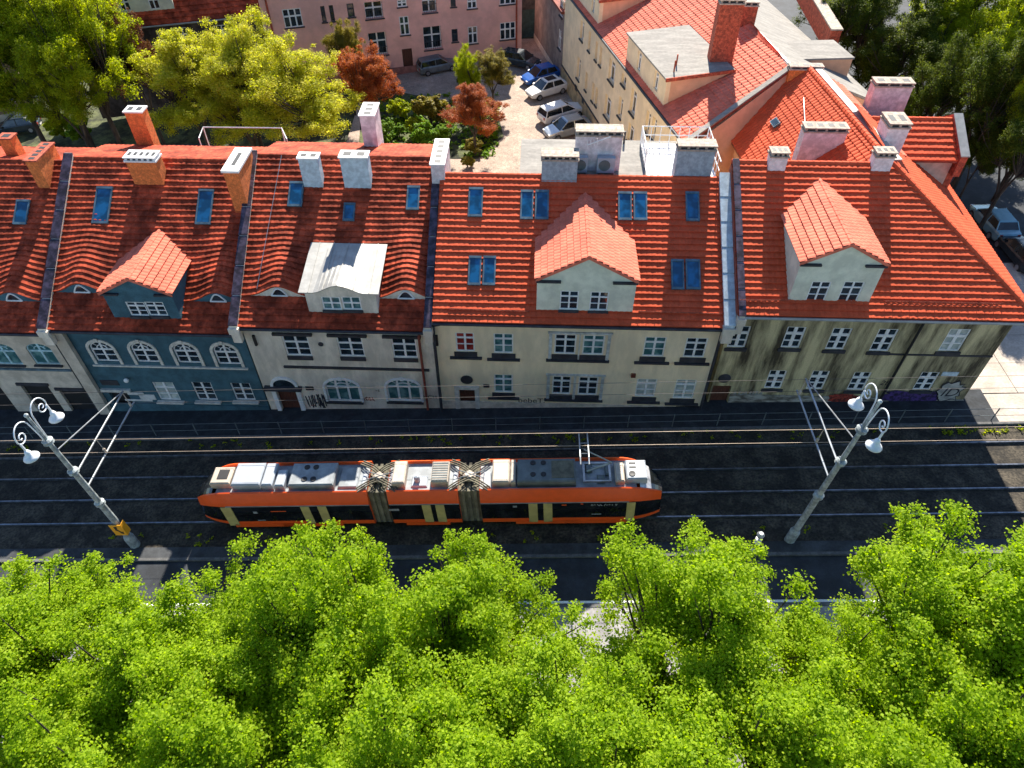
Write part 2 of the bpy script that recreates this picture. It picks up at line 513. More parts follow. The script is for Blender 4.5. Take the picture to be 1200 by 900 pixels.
M_soil = mat('soil_and_grass', (0.075, 0.085, 0.03), rough=1.0, amt=0.4, scale=0.8, fine=0.3, bscale=6, bump=0.6)
M_ballast = mat('ballast', (0.050, 0.041, 0.028), rough=0.95, amt=0.30, scale=1.1, fine=0.65, bscale=9, bump=1.0)
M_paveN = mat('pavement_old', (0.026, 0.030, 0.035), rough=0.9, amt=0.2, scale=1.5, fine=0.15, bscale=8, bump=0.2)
M_slab = mat('paving_concrete', (0.45, 0.385, 0.32), rough=0.9, amt=0.10, scale=0.9, fine=0.12, bscale=9, bump=0.2, island=0.05)
M_asphalt = mat('asphalt', (0.024, 0.028, 0.034), rough=0.85, amt=0.2, scale=1.0, fine=0.2, bscale=22, bump=0.2)
M_path = mat('worn_path', (0.045, 0.048, 0.052), rough=0.9, amt=0.2, scale=1.0, fine=0.15, bscale=10)
M_kerb = mat('kerb_stone', (0.11, 0.108, 0.105), rough=0.85, amt=0.15, scale=3, fine=0.1, bscale=12)
M_paveS = mat('pavement_pale', (0.27, 0.255, 0.25), rough=0.9, amt=0.12, scale=1.0, fine=0.12, bscale=8, bump=0.2)
M_cobble = mat('courtyard_cobbles', (0.36, 0.275, 0.215), rough=0.95, amt=0.08, scale=0.5, fine=0.3, bscale=9, cells=0.12, bump=0.6)
M_orange = mat('tram_orange', (0.82, 0.10, 0.014), rough=0.3, amt=0.03, spec=0.5)
M_bellows = mat('bellows_rubber', (0.15, 0.135, 0.09), rough=0.85, amt=0.2)
M_door = mat('tram_door_yellow', (0.46, 0.38, 0.14), rough=0.45, amt=0.08)
M_troof = mat('tram_roof_grey', (0.26, 0.28, 0.29), rough=0.6, amt=0.12)
M_twhite = mat('tram_white_box', (0.36, 0.39, 0.43), rough=0.5, amt=0.06)
M_tbeige = mat('tram_beige_box', (0.46, 0.39, 0.31), rough=0.6, amt=0.08)
M_tdark = mat('tram_dark_box', (0.12, 0.14, 0.14), rough=0.6, amt=0.12)
M_tglass = glass_mat('tram_glass', (0.006, 0.007, 0.008), rough=0.05)
M_silver = mat('tram_silver', (0.50, 0.50, 0.52), rough=0.3, metal=0.4)
M_sign = mat('sign_yellow', (0.80, 0.36, 0.02), rough=0.4, amt=0.04)
M_graf = mat('graffiti_black', (0.02, 0.022, 0.03), rough=0.8)
M_graf_p = mat('graffiti_purple', (0.05, 0.022, 0.12), rough=0.8, amt=0.4, scale=5)
M_graf_r = mat('graffiti_red', (0.30, 0.035, 0.02), rough=0.8, amt=0.4, scale=5)
M_graf_g = mat('graffiti_grey', (0.34, 0.33, 0.29), rough=0.8)
M_board = mat('notice_board_white', (0.62, 0.60, 0.56), rough=0.6, amt=0.08)

# ---------------------------------------------------------------- ground, track bed, pavements, road
SKEW = 0.0157           # the street runs slightly off the house fronts
def sy(y0, x): return y0 + SKEW * x
def strip(name, ya, yb, h0, h1, m, x0=-70.0, x1=70.0, parent=None):
    mb = MB()
    mb.hexa([(x, sy(y, x), gz(x) + h) for h in (h0, h1) for x, y in ((x0, ya), (x1, ya), (x1, yb), (x0, yb))])
    return mb.build(name, m, parent)

g = MB(); g.poly([(-150, -60, gz(-150) - 0.22), (150, -60, gz(150) - 0.22), (150, 230, gz(150) - 0.22), (-150, 230, gz(-150) - 0.22)])
struct(g.build('ground', M_soil))
bed = struct(strip('track_bed', 18.15, 25.05, -0.5, 0.0, M_ballast))
for y0 in (19.545, 20.98, 22.41, 23.87):
    strip('rail', y0 - 0.035, y0 + 0.035, -0.03, 0.13, M_rail, parent=bed)
struct(strip('pavement', 25.2, 27.6, -0.5, 0.14, M_paveN, x1=25.0))
struct(strip('kerb', 25.052, 25.198, -0.5, 0.16, M_kerb, x1=45.0))
struct(strip('path', 17.55, 18.148, -0.5, 0.05, M_path))
struct(strip('kerb', 17.40, 17.548, -0.5, 0.09, M_kerb))
struct(strip('road', 15.02, 17.398, -0.5, -0.03, M_asphalt))
struct(strip('kerb', 14.86, 15.018, -0.5, 0.09, M_kerb))
struct(strip('pavement', 4.0, 14.858, -0.5, 0.07, M_paveS))
line = struct(strip('road_marking', 15.10, 15.22, -0.029, -0.025, M_white))
# pale paved corner beyond the last house, slabs laid one by one
base = MB(); base.hexa([(x, y, gz(x) + h) for h in (-0.5, 0.08) for x, y in ((23.9, 27.7), (52, 27.7), (52, 42), (23.9, 42))])
corner = struct(base.build('pavement_corner', M_paveN))
mbx = MB(); mbx.hexa([(x, sy(y, x), gz(x) + h) for h in (-0.5, 0.10) for x, y in ((25.0, 25.2), (52, 25.2), (52, 27.25), (25.0, 27.25))])
mbx.build('pavement_edge', M_slab, corner)
for i in range(9):
    for j in range(5):
        x = 24.2 + i * 2.7; y = 27.72 + j * 2.35
        mb = MB(); dz = random.uniform(-0.006, 0.006)
        mb.hexa([(a, b, gz(a) + h + dz) for h in (0.0, 0.12) for a, b in ((x, y), (x + 2.67, y), (x + 2.67, y + 2.32), (x, y + 2.32))])
        mb.build('paving_slab', M_slab, corner)
yard = MB()
yard.poly([(x, y, gz(x) - 0.08) for x, y in ((-16, 36), (9, 36), (6, 82), (-18, 82))])
struct(yard.build('courtyard', M_cobble))
yard2 = MB(); yard2.poly([(x, y, gz(x) - 0.085) for x, y in ((-75, 36), (-30, 36), (-30, 60), (-75, 60))])
struct(yard2.build('back_lane', M_asphalt))
side = MB(); side.poly([(x, y, gz(x) - 0.09) for x, y in ((24, 42.1), (60, 42.1), (62, 100), (25, 100))])
struct(side.build('side_street', M_asphalt))

# ---------------------------------------------------------------- row houses
YE = 26.45              # front edge of all the eaves

class House:
    def __init__(s, name, label, x0, x1, yf, eave_px, tan, ridge_px, yb=3.3, back=-0.3):
        s.x0, s.x1, s.yf, s.tan = x0, x1, yf, tan
        s.ze = AY(eave_px[0], eave_px[1], YE).z
        s.n = V((0, -tan, 1)).normalized(); s.p = V((0, YE, s.ze))
        r = hit(ridge_px[0], ridge_px[1], s.p, s.n)
        s.yr, s.zr = r.y, r.z
        s.yb = s.yr + yb; s.zb = s.zr + back * yb
        s.root = thing(name, label, 'house', ((x0 + x1) / 2, yf, gz((x0 + x1) / 2)))
        s.F = Facade((0, yf), (1, 0))
        s.g0 = gz(x0) - 0.4
        s.b = V((0, 1, tan)).normalized()
        s.L = V((0, s.yr - YE, s.zr - s.ze)).length
    def RP(s, u, v): return hit(u, v, s.p, s.n)
    def z(s, y): return s.ze + s.tan * (y - YE)
    def t(s, y): return (y - YE) * math.sqrt(1 + s.tan ** 2)
    def body(s, mwall, mside, mtile, ops, tile_kw={}, roof_poly=None, roof_back=True, wall_mb=None, arch=False):
        r = s.root
        wall(s.F, r, s.x0, s.x1, s.g0, s.ze - 0.10, ops, mwall)
        mb = MB(); mb.box(s.x0 + 0.02, s.x1 - 0.02, s.yf + 0.36, s.yb - 0.25, s.g0, s.ze - 0.15)
        mb.build('side_wall', mside, r)
        mb = MB()
        zb0 = min(s.ze - 0.14, s.zb - 0.3)
        prof = [(YE + 0.02, s.ze - 0.14), (YE + 0.02, s.ze - 0.04), (s.yr, s.zr - 0.04), (s.yb, s.zb - 0.04), (s.yb, zb0)]
        mb.prism([V((s.x0, y, z)) for y, z in prof], V((s.x1 - s.x0, 0, 0)))
        roof = mb.build('roof', M_tile_under, r)
        poly = [(s.x0, 0), (s.x1, 0), (s.x1, s.L), (s.x0, s.L)]
        tiles(V((0, YE, s.ze)), (1, 0, 0), s.b, poly, mtile, roof, **tile_kw)
        ridge_caps((s.x0, s.yr, s.zr + 0.02), (s.x1, s.yr, s.zr + 0.02), mtile, roof)
        if roof_back:
            bb = V((0, s.yr - s.yb, s.zr - s.zb)); 
            tiles(V((0, s.yb, s.zb)), (1, 0, 0), bb, [(s.x0, 0), (s.x1, 0), (s.x1, bb.length - 0.1), (s.x0, bb.length - 0.1)], mtile, roof, seg=2, course=0.4, amp=0.02, lift=0.03)
        mb = MB(); mb.tube([V((s.x0, YE - 0.07, s.ze - 0.1)), V((s.x1, YE - 0.07, s.ze - 0.1))], 0.075, 8)
        mb.build('gutter', M_dark, r)
        s.roof = roof
        return roof

def skylight(h, u0, u1, v0, v1, frame=None, glass=None):
    uc, vm = (u0 + u1) / 2, (v0 + v1) / 2
    lo, hi = h.RP(uc, v1), h.RP(uc, v0)
    xa, xb = h.RP(u0, vm).x, h.RP(u1, vm).x
    t0, t1 = h.t(lo.y), h.t(hi.y)
    o = V((xa, YE, h.ze)) + h.b * t0 + h.n * 0.03
    mb = MB()
    w, L = V((xb - xa, 0, 0)), h.b * (t1 - t0)
    e = 0.075
    ex = V((e, 0, 0)); eb = h.b * e
    mb.obox(o, w, eb * 1.6, h.n * 0.13); mb.obox(o + L - eb * 1.6, w, eb * 1.6, h.n * 0.14)
    mb.obox(o + eb * 1.6, ex, L - eb * 3.2, h.n * 0.128); mb.obox(o + w - ex + eb * 1.6, ex, L - eb * 3.2, h.n * 0.128)
    sk = mb.build('skylight', frame or M_skyframe, h.root)
    mg = MB(); mg.obox(o + ex * 0.8 + eb * 1.5, w - ex * 1.6, L - eb * 3.0, h.n * 0.10)
    mg.build('glass', glass or M_skyglass, sk)
    return sk

def chimney(h, ub, vb, vt, wpx, depth, m, capm=None, flues=4, plane=None, wide=None, back=0.0, x=None, y=None, zb=None, zt=None, along='x', sink=1.2, tall=0.15, pots=True, cap_h=0.08):
    """chimney rising from the roof at the pixel of its front foot"""
    root = h.root if hasattr(h, 'root') else h
    if x is None:
        p = h.RP(ub, vb) if plane is None else hit(ub, vb, plane[0], plane[1])
        x, y, zb = p.x, p.y, p.z
        wide = (hit(ub + wpx / 2, vb, (0, y, 0), (0, 1, 0)) - hit(ub - wpx / 2, vb, (0, y, 0), (0, 1, 0))).x if wide is None else wide
        zt = AY(ub, vt, y).z
    body_top = zt - (tall if pots else 0.0) - cap_h
    mb = MB(); mb.box(x - wide / 2, x + wide / 2, y, y + depth, zb - sink, body_top)
    c = mb.build('chimney', m, root)
    mb = MB(); o = 0.06
    mb.box(x - wide / 2 - o, x + wide / 2 + o, y - o, y + depth + o, body_top + 0.001, body_top + cap_h)
    mb.build('cap', capm or M_conc, c)
    mf = MB()
    n = max(1, flues); z0 = body_top + cap_h
    if pots:        # openings between short piers under a thin slab
        mf.box(x - wide / 2 + .05, x + wide / 2 - .05, y + .05, y + depth - .05, z0 + .001, z0 + tall, 1)
        for i in range(n + 1):
            cx = x - wide / 2 + .06 + (wide - .12) * i / n
            mf.box(cx - .06, cx + .06, y, y + depth, z0 + .002, z0 + tall - .002, 0)
        mf.box(x - wide / 2 - .05, x + wide / 2 + .05, y - .05, y + depth + .05, z0 + tall + .001, z0 + tall + .06, 0)
        for i in range(n):
            cx = x - wide / 2 + wide * (i + .5) / n
            mf.box(cx - wide / n * .26, cx + wide / n * .26, y + depth * .25, y + depth * .75, z0 + tall + .05, z0 + tall + .066, 1)
    else:
        for i in range(n):
            if along == 'x':
                w = wide / n; cx = x - wide / 2 + w * (i + 0.5); a, b_, c0, c1 = cx - w * .28, cx + w * .28, y + depth * .22, y + depth * .78
            else:
                w = depth / n; cy = y + w * (i + 0.5); q = wide * (0.24 if n > 1 else 0.13); a, b_, c0, c1 = x - q, x + q, cy - w * .28, cy + w * .28
            mf.box(a, b_, c0, c1, z0 - 0.01, z0 + 0.012, 1)
    mf.build('flues', [capm or M_conc, M_black], c, kind='stuff')
    return c

def dormer(h, uL, uR, vbase, veave, tip, mwall, mtile, wins, cheek=None, over=0.22, course=0.33, trim=None):
    """gabled dormer: front wall standing on the roof slope, two tiled slopes running back into it"""
    um = (uL + uR) / 2
    B = h.RP(um, vbase); yd = B.y
    xa, xb = AY(uL, (vbase + veave) / 2, yd).x, AY(uR, (vbase + veave) / 2, yd).x
    zb, zev, zt = B.z, AY(um, veave, yd).z, AY(tip[0], tip[1], yd).z
    xm = (xa + xb) / 2
    F = Facade((0, yd), (1, 0))
    ops = []
    for wn_ in wins: ops.append(F.win(*wn_))
    mb = wall(F, None, xa, xb, zb - 0.5, zev, ops, mwall, depth=0.14, thick=0.25, build=False)
    mb.prism([F.P(xa, zev), F.P(xb, zev), F.P(xm, zt - 0.06)], V((0, 0.25, 0)))
    yc = YE + (zev - h.ze) / h.tan + 0.3
    for x0, x1 in ((xa, xa + 0.16), (xb - 0.16, xb)):
        pts = [V((x0, yd + 0.251, zb - 0.5)), V((x0, yd + 0.251, zev)), V((x0, yc, zev)), V((x0, yc, h.z(yc) - 0.5))]
        mb.prism(pts, V((x1 - x0, 0, 0)))
    d = mb.build('dormer', mwall, h.root)
    yt = YE + (zt - h.ze) / h.tan + 0.05
    ye = YE + (zev - 0.1 - h.ze) / h.tan
    y0 = yd - over
    ms, mtl = MB(), None
    for sgn, xe in ((-1, xa - over), (1, xb + over)):
        slope = (zt - zev) / abs(xm - (xa if sgn < 0 else xb))
        ze2 = zev - slope * over
        o = V((xe, y0, ze2)); tp = V((xm, y0, zt))
        bvec = tp - o; bl = bvec.length
        nn = V((0, 1, 0)).cross(bvec).normalized()
        if nn.z < 0: nn = -nn
        ye2 = YE + (ze2 - h.ze) / h.tan
        ms.prism([o, tp, V((xm, yt, zt)), V((xe, ye2, ze2))], -nn * 0.08)
        tiles(o + nn * 0.012, (0, 1, 0), bvec, [(0, 0), (ye2 - y0, 0), (yt - y0, bl), (0, bl)], mtile, d, course=course, name='dormer_tiles', tw=0.25)
    ms.build('dormer_roof', M_tile_under, d)
    ridge_caps((xm, y0, zt + 0.03), (xm, yt, zt + 0.03), mtile, d, r=0.11)
    # barge boards and the stubs of cornice at the gable foot
    mb = MB()
    for xe, sgn in ((xa - over, -1), (xb + over, 1)):
        slope = (zt - zev) / abs(xm - (xa if sgn < 0 else xb)); ze2 = zev - slope * over
        mb.obox(V((xe, y0 - 0.03, ze2 - 0.12)), V((xm - xe, 0, zt - ze2)), V((0, 0.028, 0)), V((0, 0, 0.16)))
    mb.build('barge_board', trim or mtile, d)
    st = (xb - xa) * 0.24
    mb = MB(); mb.box(xa - 0.05, xa + st, yd - 0.14, yd - 0.003, zev - 0.20, zev - 0.10); mb.build('cornice', M_dark, d)
    mb = MB(); mb.box(xb - st, xb + 0.05, yd - 0.14, yd - 0.003, zev - 0.20, zev - 0.10); mb.build('cornice', M_dark, d)
    for o in ops:
        window(F, d, o, M_white, M_glass, rec=0.09, rows=(0.7,), thinrows=(0.36,), parts=False, bar=0.04, border=0.06)
        ms2 = MB(); F.slab(ms2, o[0] - 0.05, o[1] + 0.05, o[2] - 0.16, o[2] - 0.003, -0.08, 0.08); ms2.build('sill', M_dark, d)
    return d

def parapet(h, x0, x1, zup=0.28, low=0.0, mcap=None, mside=None, h2=None, y1=None):
    """party wall that stands proud of the roof from eave to ridge, with a capping in sheets"""
    hh = h
    ya = YE - 0.15
    yr = y1 or hh.yr
    mb = MB()
    z0, z1 = hh.z(ya) + zup, hh.z(yr) + zup
    mb.prism([V((x0 + .04, ya, z0 - 1.0)), V((x0 + .04, ya, z0)), V((x0 + .04, yr, z1)), V((x0 + .04, yr, z1 - 1.2))], V((x1 - x0 - .08, 0, 0)))
    p = mb.build('party_wall', mside or M_greyplaster, h.root)
    n = 6
    for i in range(n):
        s0, s1 = i / n, (i + 1) / n - 0.006
        mb = MB()
        a = V((x0, ya + (yr - ya) * s0, z0 + (z1 - z0) * s0 + 0.004)); b = V((x0, ya + (yr - ya) * s1, z0 + (z1 - z0) * s1 + 0.004 - 0.02))
        mb.obox(a, V((x1 - x0, 0, 0)), b - a, V((0, 0, 0.05)))
        mb.build('capping', mcap or M_capmetal, p)
    mb = MB(); mb.box(x0 - 0.03, x1 + 0.03, ya - 0.12, ya + 0.25, z0 - 0.5, z0 - 0.12); mb.box(x0 + 0.02, x1 - 0.02, ya - 0.05, ya + 0.25, z0 - 1.1, z0 - 0.501)
    mb.build('corbel', M_greyplaster, p)
    return p

def eyebrow(h, uc, vw, width=0.95, height=0.62, tile_h=2.6):
    p = h.RP(uc, vw)
    c = h.L / max(1, int(round(h.L / 0.33)))
    return (p.x, round(h.t(p.y) / c) * c, width, height, tile_h)

def bump_of(list_):
    def f(s, t, start):
        r = 0.0
        for (sc, tw_, w, hh, L) in list_:
            if start >= tw_ - 0.01:
                r += hh * math.exp(-((s - sc) / w) ** 2) * math.exp(-((t - tw_) / L) ** 2)
        return r
    return f

def eyebrow_front(h, e, mfront):
    sc, tw_, w, hh, L = e
    o = V((0, YE, h.ze)) + h.b * (tw_ + 0.02)
    n = 16; ss = [sc - 1.7 * w + 3.4 * w * k / n for k in range(n + 1)]
    hg = lambda x: hh * math.exp(-((x - sc) / w) ** 2)
    top = [o + V((x, 0, hg(x) + 0.05)) for x in ss]
    bot = [o + V((x, 0, -0.15)) for x in ss]
    mb = MB()
    for k in range(n): mb.hexa((bot[k], bot[k + 1], bot[k + 1] + V((0, .06, 0)), bot[k] + V((0, .06, 0)), top[k], top[k + 1], top[k + 1] + V((0, .06, 0)), top[k] + V((0, .06, 0))))
    ew = mb.build('eyebrow_front', mfront, h.root)
    mg = MB(); m2 = MB()
    pts = [o + V((sc - 0.42 + 0.84 * k / 8, -0.012, 0.06 + (hh - .16) * math.sin(math.pi * k / 8))) for k in range(9)]
    mg.prism(pts, V((0, .008, 0)))
    mg.build('glass', M_glass, ew)
    for k in range(8): m2.tube((pts[k] - V((0, .01, 0)), pts[k + 1] - V((0, .01, 0))), 0.045, 5)
    m2.tube((pts[0] - V((0, .01, 0)), pts[8] - V((0, .01, 0))), .045, 5)
    m2.build('window_frame', M_white, ew)

def text(F, parent, a, z, s_, size, m, out=0.006, shear=0.0, name='graffiti'):
    cu = bpy.data.curves.new(name, 'FONT'); cu.body = s_; cu.size = size; cu.extrude = 0.002; cu.shear = shear
    cu.materials.append(m)
    tmp = bpy.data.objects.new(name + '_curve', cu); COL.objects.link(tmp)
    bpy.context.view_layer.update()
    me = bpy.data.meshes.new_from_object(tmp.evaluated_get(bpy.context.evaluated_depsgraph_get()))
    bpy.data.objects.remove(tmp)
    ob = bpy.data.objects.new(name, me); COL.objects.link(ob)
    p = F.P(a, z, out)
    q = parent
    while q.name not in ORG: q = q.parent
    p = p - ORG[q.name]
    d, n = F.d, F.n
    ob.parent = parent
    ob.matrix_local = Matrix(((d.x, 0, n.x, p.x), (d.y, 0, n.y, p.y), (d.z, 1, n.z, p.z), (0, 0, 0, 1)))
    return ob

def pipe(h, pts, m=None, r=0.055, name='drainpipe'):
    mb = MB(); mb.tube(pts, r, 8); return mb.build(name, m or M_dark, h.root)

def band(F, root, a0, a1, z0, z1, out, m, name='cornice_band'):
    mb = MB(); F.slab(mb, a0, a1, z0, z1, 0.002, out); return mb.build(name, m, root)

def scrawl(F, root, a, z, w, hgt, m, seed, n=9, r=0.018, name='graffiti'):
    rg = random.Random(seed); mb = MB()
    for j in range(n):
        c = a + w * (j + 0.5) / n
        pts = [F.P(c + rg.uniform(-0.6, 0.6) * w / n, z + rg.uniform(0, hgt), 0.006) for _ in range(5)]
        for k in range(4):
            d = pts[k + 1] - pts[k]
            if d.length < 1e-3: continue
            s_ = d.cross(F.n).normalized() * r
            out = F.n * (0.0006 * j + 0.00012 * k)
            mb.poly((pts[k] - s_ + out, pts[k] + s_ + out, pts[k + 1] + s_ + out, pts[k + 1] - s_ + out))
    return mb.build(name, m, root)

def blob_paint(F, root, a, z, w, hgt, m, seed, name='graffiti', out=0.004):
    rg = random.Random(seed); n = 26; pts = []
    for k in range(n):
        an = 2 * math.pi * k / n
        q = 1 + rg.uniform(-0.22, 0.18)
        sgx = math.copysign(abs(math.cos(an)) ** 0.6, math.cos(an)); sgz = math.copysign(abs(math.sin(an)) ** 0.6, math.sin(an))
        pts.append(F.P(a + w / 2 * sgx * q, z + hgt / 2 * sgz * q, out))
    mb = MB(); c = F.P(a, z, out)
    for k in range(n): mb.poly((c, pts[k], pts[(k + 1) % n]))
    return mb.build(name, m, root)

def basement(F, root, u, v, w=0.8, hgt=0.32):
    a, z = F.px(u, v)
    mb = MB(); F.slab(mb, a - w / 2, a + w / 2, z, z + hgt, 0.003, 0.02); return mb.build('basement_window', M_black, root)

# ---- house at the left edge: sand coloured, arched windows over garage openings
h0 = House('row_house', 'sand coloured house at the left edge with arched windows over two dark garage openings', -36.0, -25.02, 26.9, (30, 390), 0.66, (20, 188))
F = h0.F
o0 = [F.win(49, 403, 427, 25), F.win(5, 403, 427, 25)]
for o in o0: o[4] = 0.45
g_a0, g_z = F.px(22, 451); g_a1, _ = F.px(50, 451)
ga = [F.px(58, 455)[0] + 0.55, F.px(92, 455)[0] + 0.35]
ops = o0 + [[g_a0 + 0.05, g_a1 + 0.25, gz(-27.5) - 0.1, g_z, 0], [ga[0] - 0.1, ga[1], gz(-26) - 0.1, F.px(75, 457)[1], 0], [g_a0 - 3.2, g_a0 - 1.2, gz(-29) - 0.1, g_z, 0]]
e0 = [eyebrow(h0, 18, 353)]
h0.body(M_sand, M_sand, M_tile_old, ops, dict(bump=bump_of(e0)))
for e in e0: eyebrow_front(h0, e, M_teal)
for o in o0: window(F, h0.root, o, mat('pale_blue_frame', (0.42, 0.62, 0.66), rough=0.6), M_glass_curtain, rows=(0.62,), sill=M_dark)
for o in ops[2:]:
    mb = MB(); F.slab(mb, o[0] + .005, o[1] - .005, o[2], o[3] - 0.004, -0.19, -0.16)
    gd = mb.build('garage_door', M_black, h0.root)
    mb = MB(); F.slab(mb, o[0] - 0.12, o[1] + 0.12, o[3] + 0.02, o[3] + 0.2, 0.003, 0.1); mb.build('lintel', M_dark, h0.root)
zb = F.px(20, 431)[1]
band(F, h0.root, -36, -25.3, zb - 0.12, zb, 0.1, mat('blue_grey_band', (0.10, 0.16, 0.19)))
skylight(h0, 19, 35, 235, 264)
chimney(h0, 53, 222, 188, 13, 1.9, M_brick, M_brickred, 5, along='y', pots=False)
mb = h0.RP(8, 188)
chimney(h0, 0, 0, 0, 0, 0.6, M_brick, M_brickred, 1, x=mb.x - 0.35, y=h0.yr + 1.0, zb=h0.zr, zt=h0.zr + 0.75, wide=0.7, pots=False)

# ---- teal house
h1 = House('row_house', 'grey teal house with four white framed arched windows upstairs and a small gabled dormer', -24.95, -14.98, 26.9, (170, 389), 0.66, (170, 186))
F = h1.F
o1 = [F.win(121, 401, 423.5, 23), F.win(169, 402, 424.5, 23), F.win(218, 403, 425.5, 23), F.win(265, 404, 427, 23)]
for o in o1: o[4] = 0.5
l1 = [F.win(195, 448, 469, 21), F.win(239.5, 448, 469, 20), F.win(284.5, 449, 469, 20)]
gate = [F.px(126, 458)[0], F.px(147, 458)[0] + 0.05, gz(-23) - 0.1, F.px(130, 458)[1], 0]
e1 = [eyebrow(h1, 97, 345), eyebrow(h1, 257, 351)]
h1.body(M_teal, M_teal, M_tile_old, o1 + l1 + [gate], dict(bump=bump_of(e1), seed=2))
for e in e1: eyebrow_front(h1, e, M_teal)
for o in o1:
    window(F, h1.root, o, M_white, M_glass, rows=(0.6,), thinrows=(0.32,))
    ap = arc_pts(o[0] - 0.02, o[1] + 0.02, o[3] - 0.5 , 0.54); ao = arc_pts(o[0] - 0.17, o[1] + 0.17, o[3] - 0.5, 0.72)
    mb = MB()
    for k in range(12): mb.prism([F.P(x, z, 0.003) for x, z in (ao[k], ao[k + 1], ap[k + 1], ap[k])], F.n * 0.06)
    F.slab(mb, o[0] - 0.17, o[0] - 0.02, o[2] - 0.15, o[3] - 0.5, 0.003, 0.06); F.slab(mb, o[1] + 0.02, o[1] + 0.17, o[2] - 0.15, o[3] - 0.5, 0.003, 0.06)
    F.slab(mb, (o[0] + o[1]) / 2 - 0.09, (o[0] + o[1]) / 2 + 0.09, o[3] + 0.05, o[3] + 0.3, 0.0635, 0.1)
    mb.build('window_surround', M_trim, h1.root)
zs = F.px(200, 426.5)[1]
band(F, h1.root, F.px(109, 426)[0], F.px(289, 426)[0], zs - 0.24, zs - 0.14, 0.1, M_trim, 'sill_course')
for i, o in enumerate(l1):
    w = window(F, h1.root, o, M_white, M_glass_white if i == 0 else M_glass, rows=(0.68,) if i == 0 else (), thinrows=(0.34,) if i == 0 else (0.66, 0.33), sill=M_trim, sill_out=0.22, sill_over=0.18)
mb = MB(); F.slab(mb, gate[0] + .01, gate[1] - .01, gate[2], gate[3] - .004, -0.195, -0.17); mb.build('gate', M_black, h1.root)
band(F, h1.root, gate[0] - 0.3, gate[1] + 0.3, gate[3] + 0.01, gate[3] + 0.22, 0.15, M_trim, 'lintel')
a, z = F.px(129, 449); mb = MB(); F.slab(mb, a - 0.5, a + 0.5, z - 0.15, z + 0.25, 0.003, 0.03); mb.build('vent_panel', M_dark, h1.root)
for u, v, w, hh in ((159, 461, 0.95, 0.2), (173, 465, 0.9, 0.42), (163, 468.5, 1.6, 0.14)):
    a, z = F.px(u, v); mb = MB(); F.slab(mb, a - w / 2, a + w / 2, z - hh / 2, z + hh / 2, 0.004 + 0.01 * (w > 1), 0.03 + 0.015 * (w > 1)); mb.build('notice_board', M_board, h1.root)
a, z = F.px(150, 443); mb = MB(); mb.lathe(F.P(a, z, 0.14), ((0.02, 0), (0.14, 0.06), (0.13, 0.13), (0.02, 0.2)), 10, axis=(0, -1, 0.3)); mb.build('wall_lamp', M_white, h1.root)
for u in (180, 240, 300): basement(F, h1.root, u, 481.5 - (u - 180) * 0.01)
pl = band(F, h1.root, h1.x0 + 0.05, h1.x1, h1.g0, gz(h1.x0) + 0.9, 0.05, M_teal, 'plinth')
# the pale pier between this house and the next one on the left
a, _ = F.px(94, 440); mb = MB(); F.slab(mb, -25.0, -24.35, h1.g0, h1.ze - 0.15, 0.055, 0.3); mb.build('pier', M_sand, h1.root)
pipe(h1, [V((-25.12, 26.72, h1.ze - 0.2)), V((-25.12, 26.72, h1.g0 + 0.3))])
dormer(h1, 127, 206, 374, 342, (158, 325), M_teal, M_tile_mid, [(161, 354, 370, 19), (183, 354, 370, 19)], over=0.12)
skylight(h1, 112, 131, 220, 263); skylight(h1, 232, 250, 223, 264)
chimney(h1, 176, 218, 186, 34, 0.75, M_brick, M_white, 5, pots=True, tall=0.12)
chimney(h1, 0, 0, 0, 0, 0.7, M_brick, M_white, 2, x=AZ(152, 178, h1.zr - 0.5).x, y=h1.yr + 3.4, zb=h1.zr - 1, zt=h1.zr + 1.0, wide=1.0, pots=False)
chimney(h1, 285, 250, 200, 17, 2.3, M_brick, M_white, 1, along='y', pots=False, cap_h=0.12)
parapet(h1, -25.25, -24.75)

rr = [AZ(u, v, h1.zr - 0.6) for u, v in ((233, 162), (238, 149), (330, 150), (336, 163))]
mb = MB(); mb.tube(rr, 0.035, 6)
for q in rr: mb.tube((q, q - V((0, 0, 1.2))), 0.03, 5)
mb.build('roof_railing', M_white, h1.root)

# ---- grey plaster house with shed dormer
h2 = House('row_house', 'pale grey plaster house with a curved metal topped dormer and two arched ground floor windows', -14.9, -5.0, 26.9, (400, 386), 0.62, (400, 183))
F = h2.F
u2 = [F.win(348, 394, 417, 26), F.win(411, 395.5, 418, 26), F.win(474, 397, 419.5, 25)]
a2 = [F.win(401.5, 445, 470, 34), F.win(473, 445, 470, 34)]
for o in a2: o[4] = 0.62
dr = [F.px(329, 470)[0] - 0.05, F.px(353, 470)[0] - 0.1, gz(-13.2) - 0.1, F.px(340, 457)[1], 0]
e2 = [eyebrow(h2, 328, 349), eyebrow(h2, 476, 352)]
h2.body(M_greyplaster, M_greyplaster, M_tile_old, u2 + a2 + [dr], dict(bump=bump_of(e2), seed=3))
for e in e2: eyebrow_front(h2, e, M_greyplaster)
for o in u2:
    window(F, h2.root, o, M_white, M_glass, rows=(0.68,), thinrows=(0.34,), sill=M_dark, sill_h=0.26, sill_out=0.06, sill_over=0.0)
    band(F, h2.root, o[0] - 0.4, o[1] + 0.3, o[3] + 0.12, o[3] + 0.26, 0.16, M_dark, 'lintel')
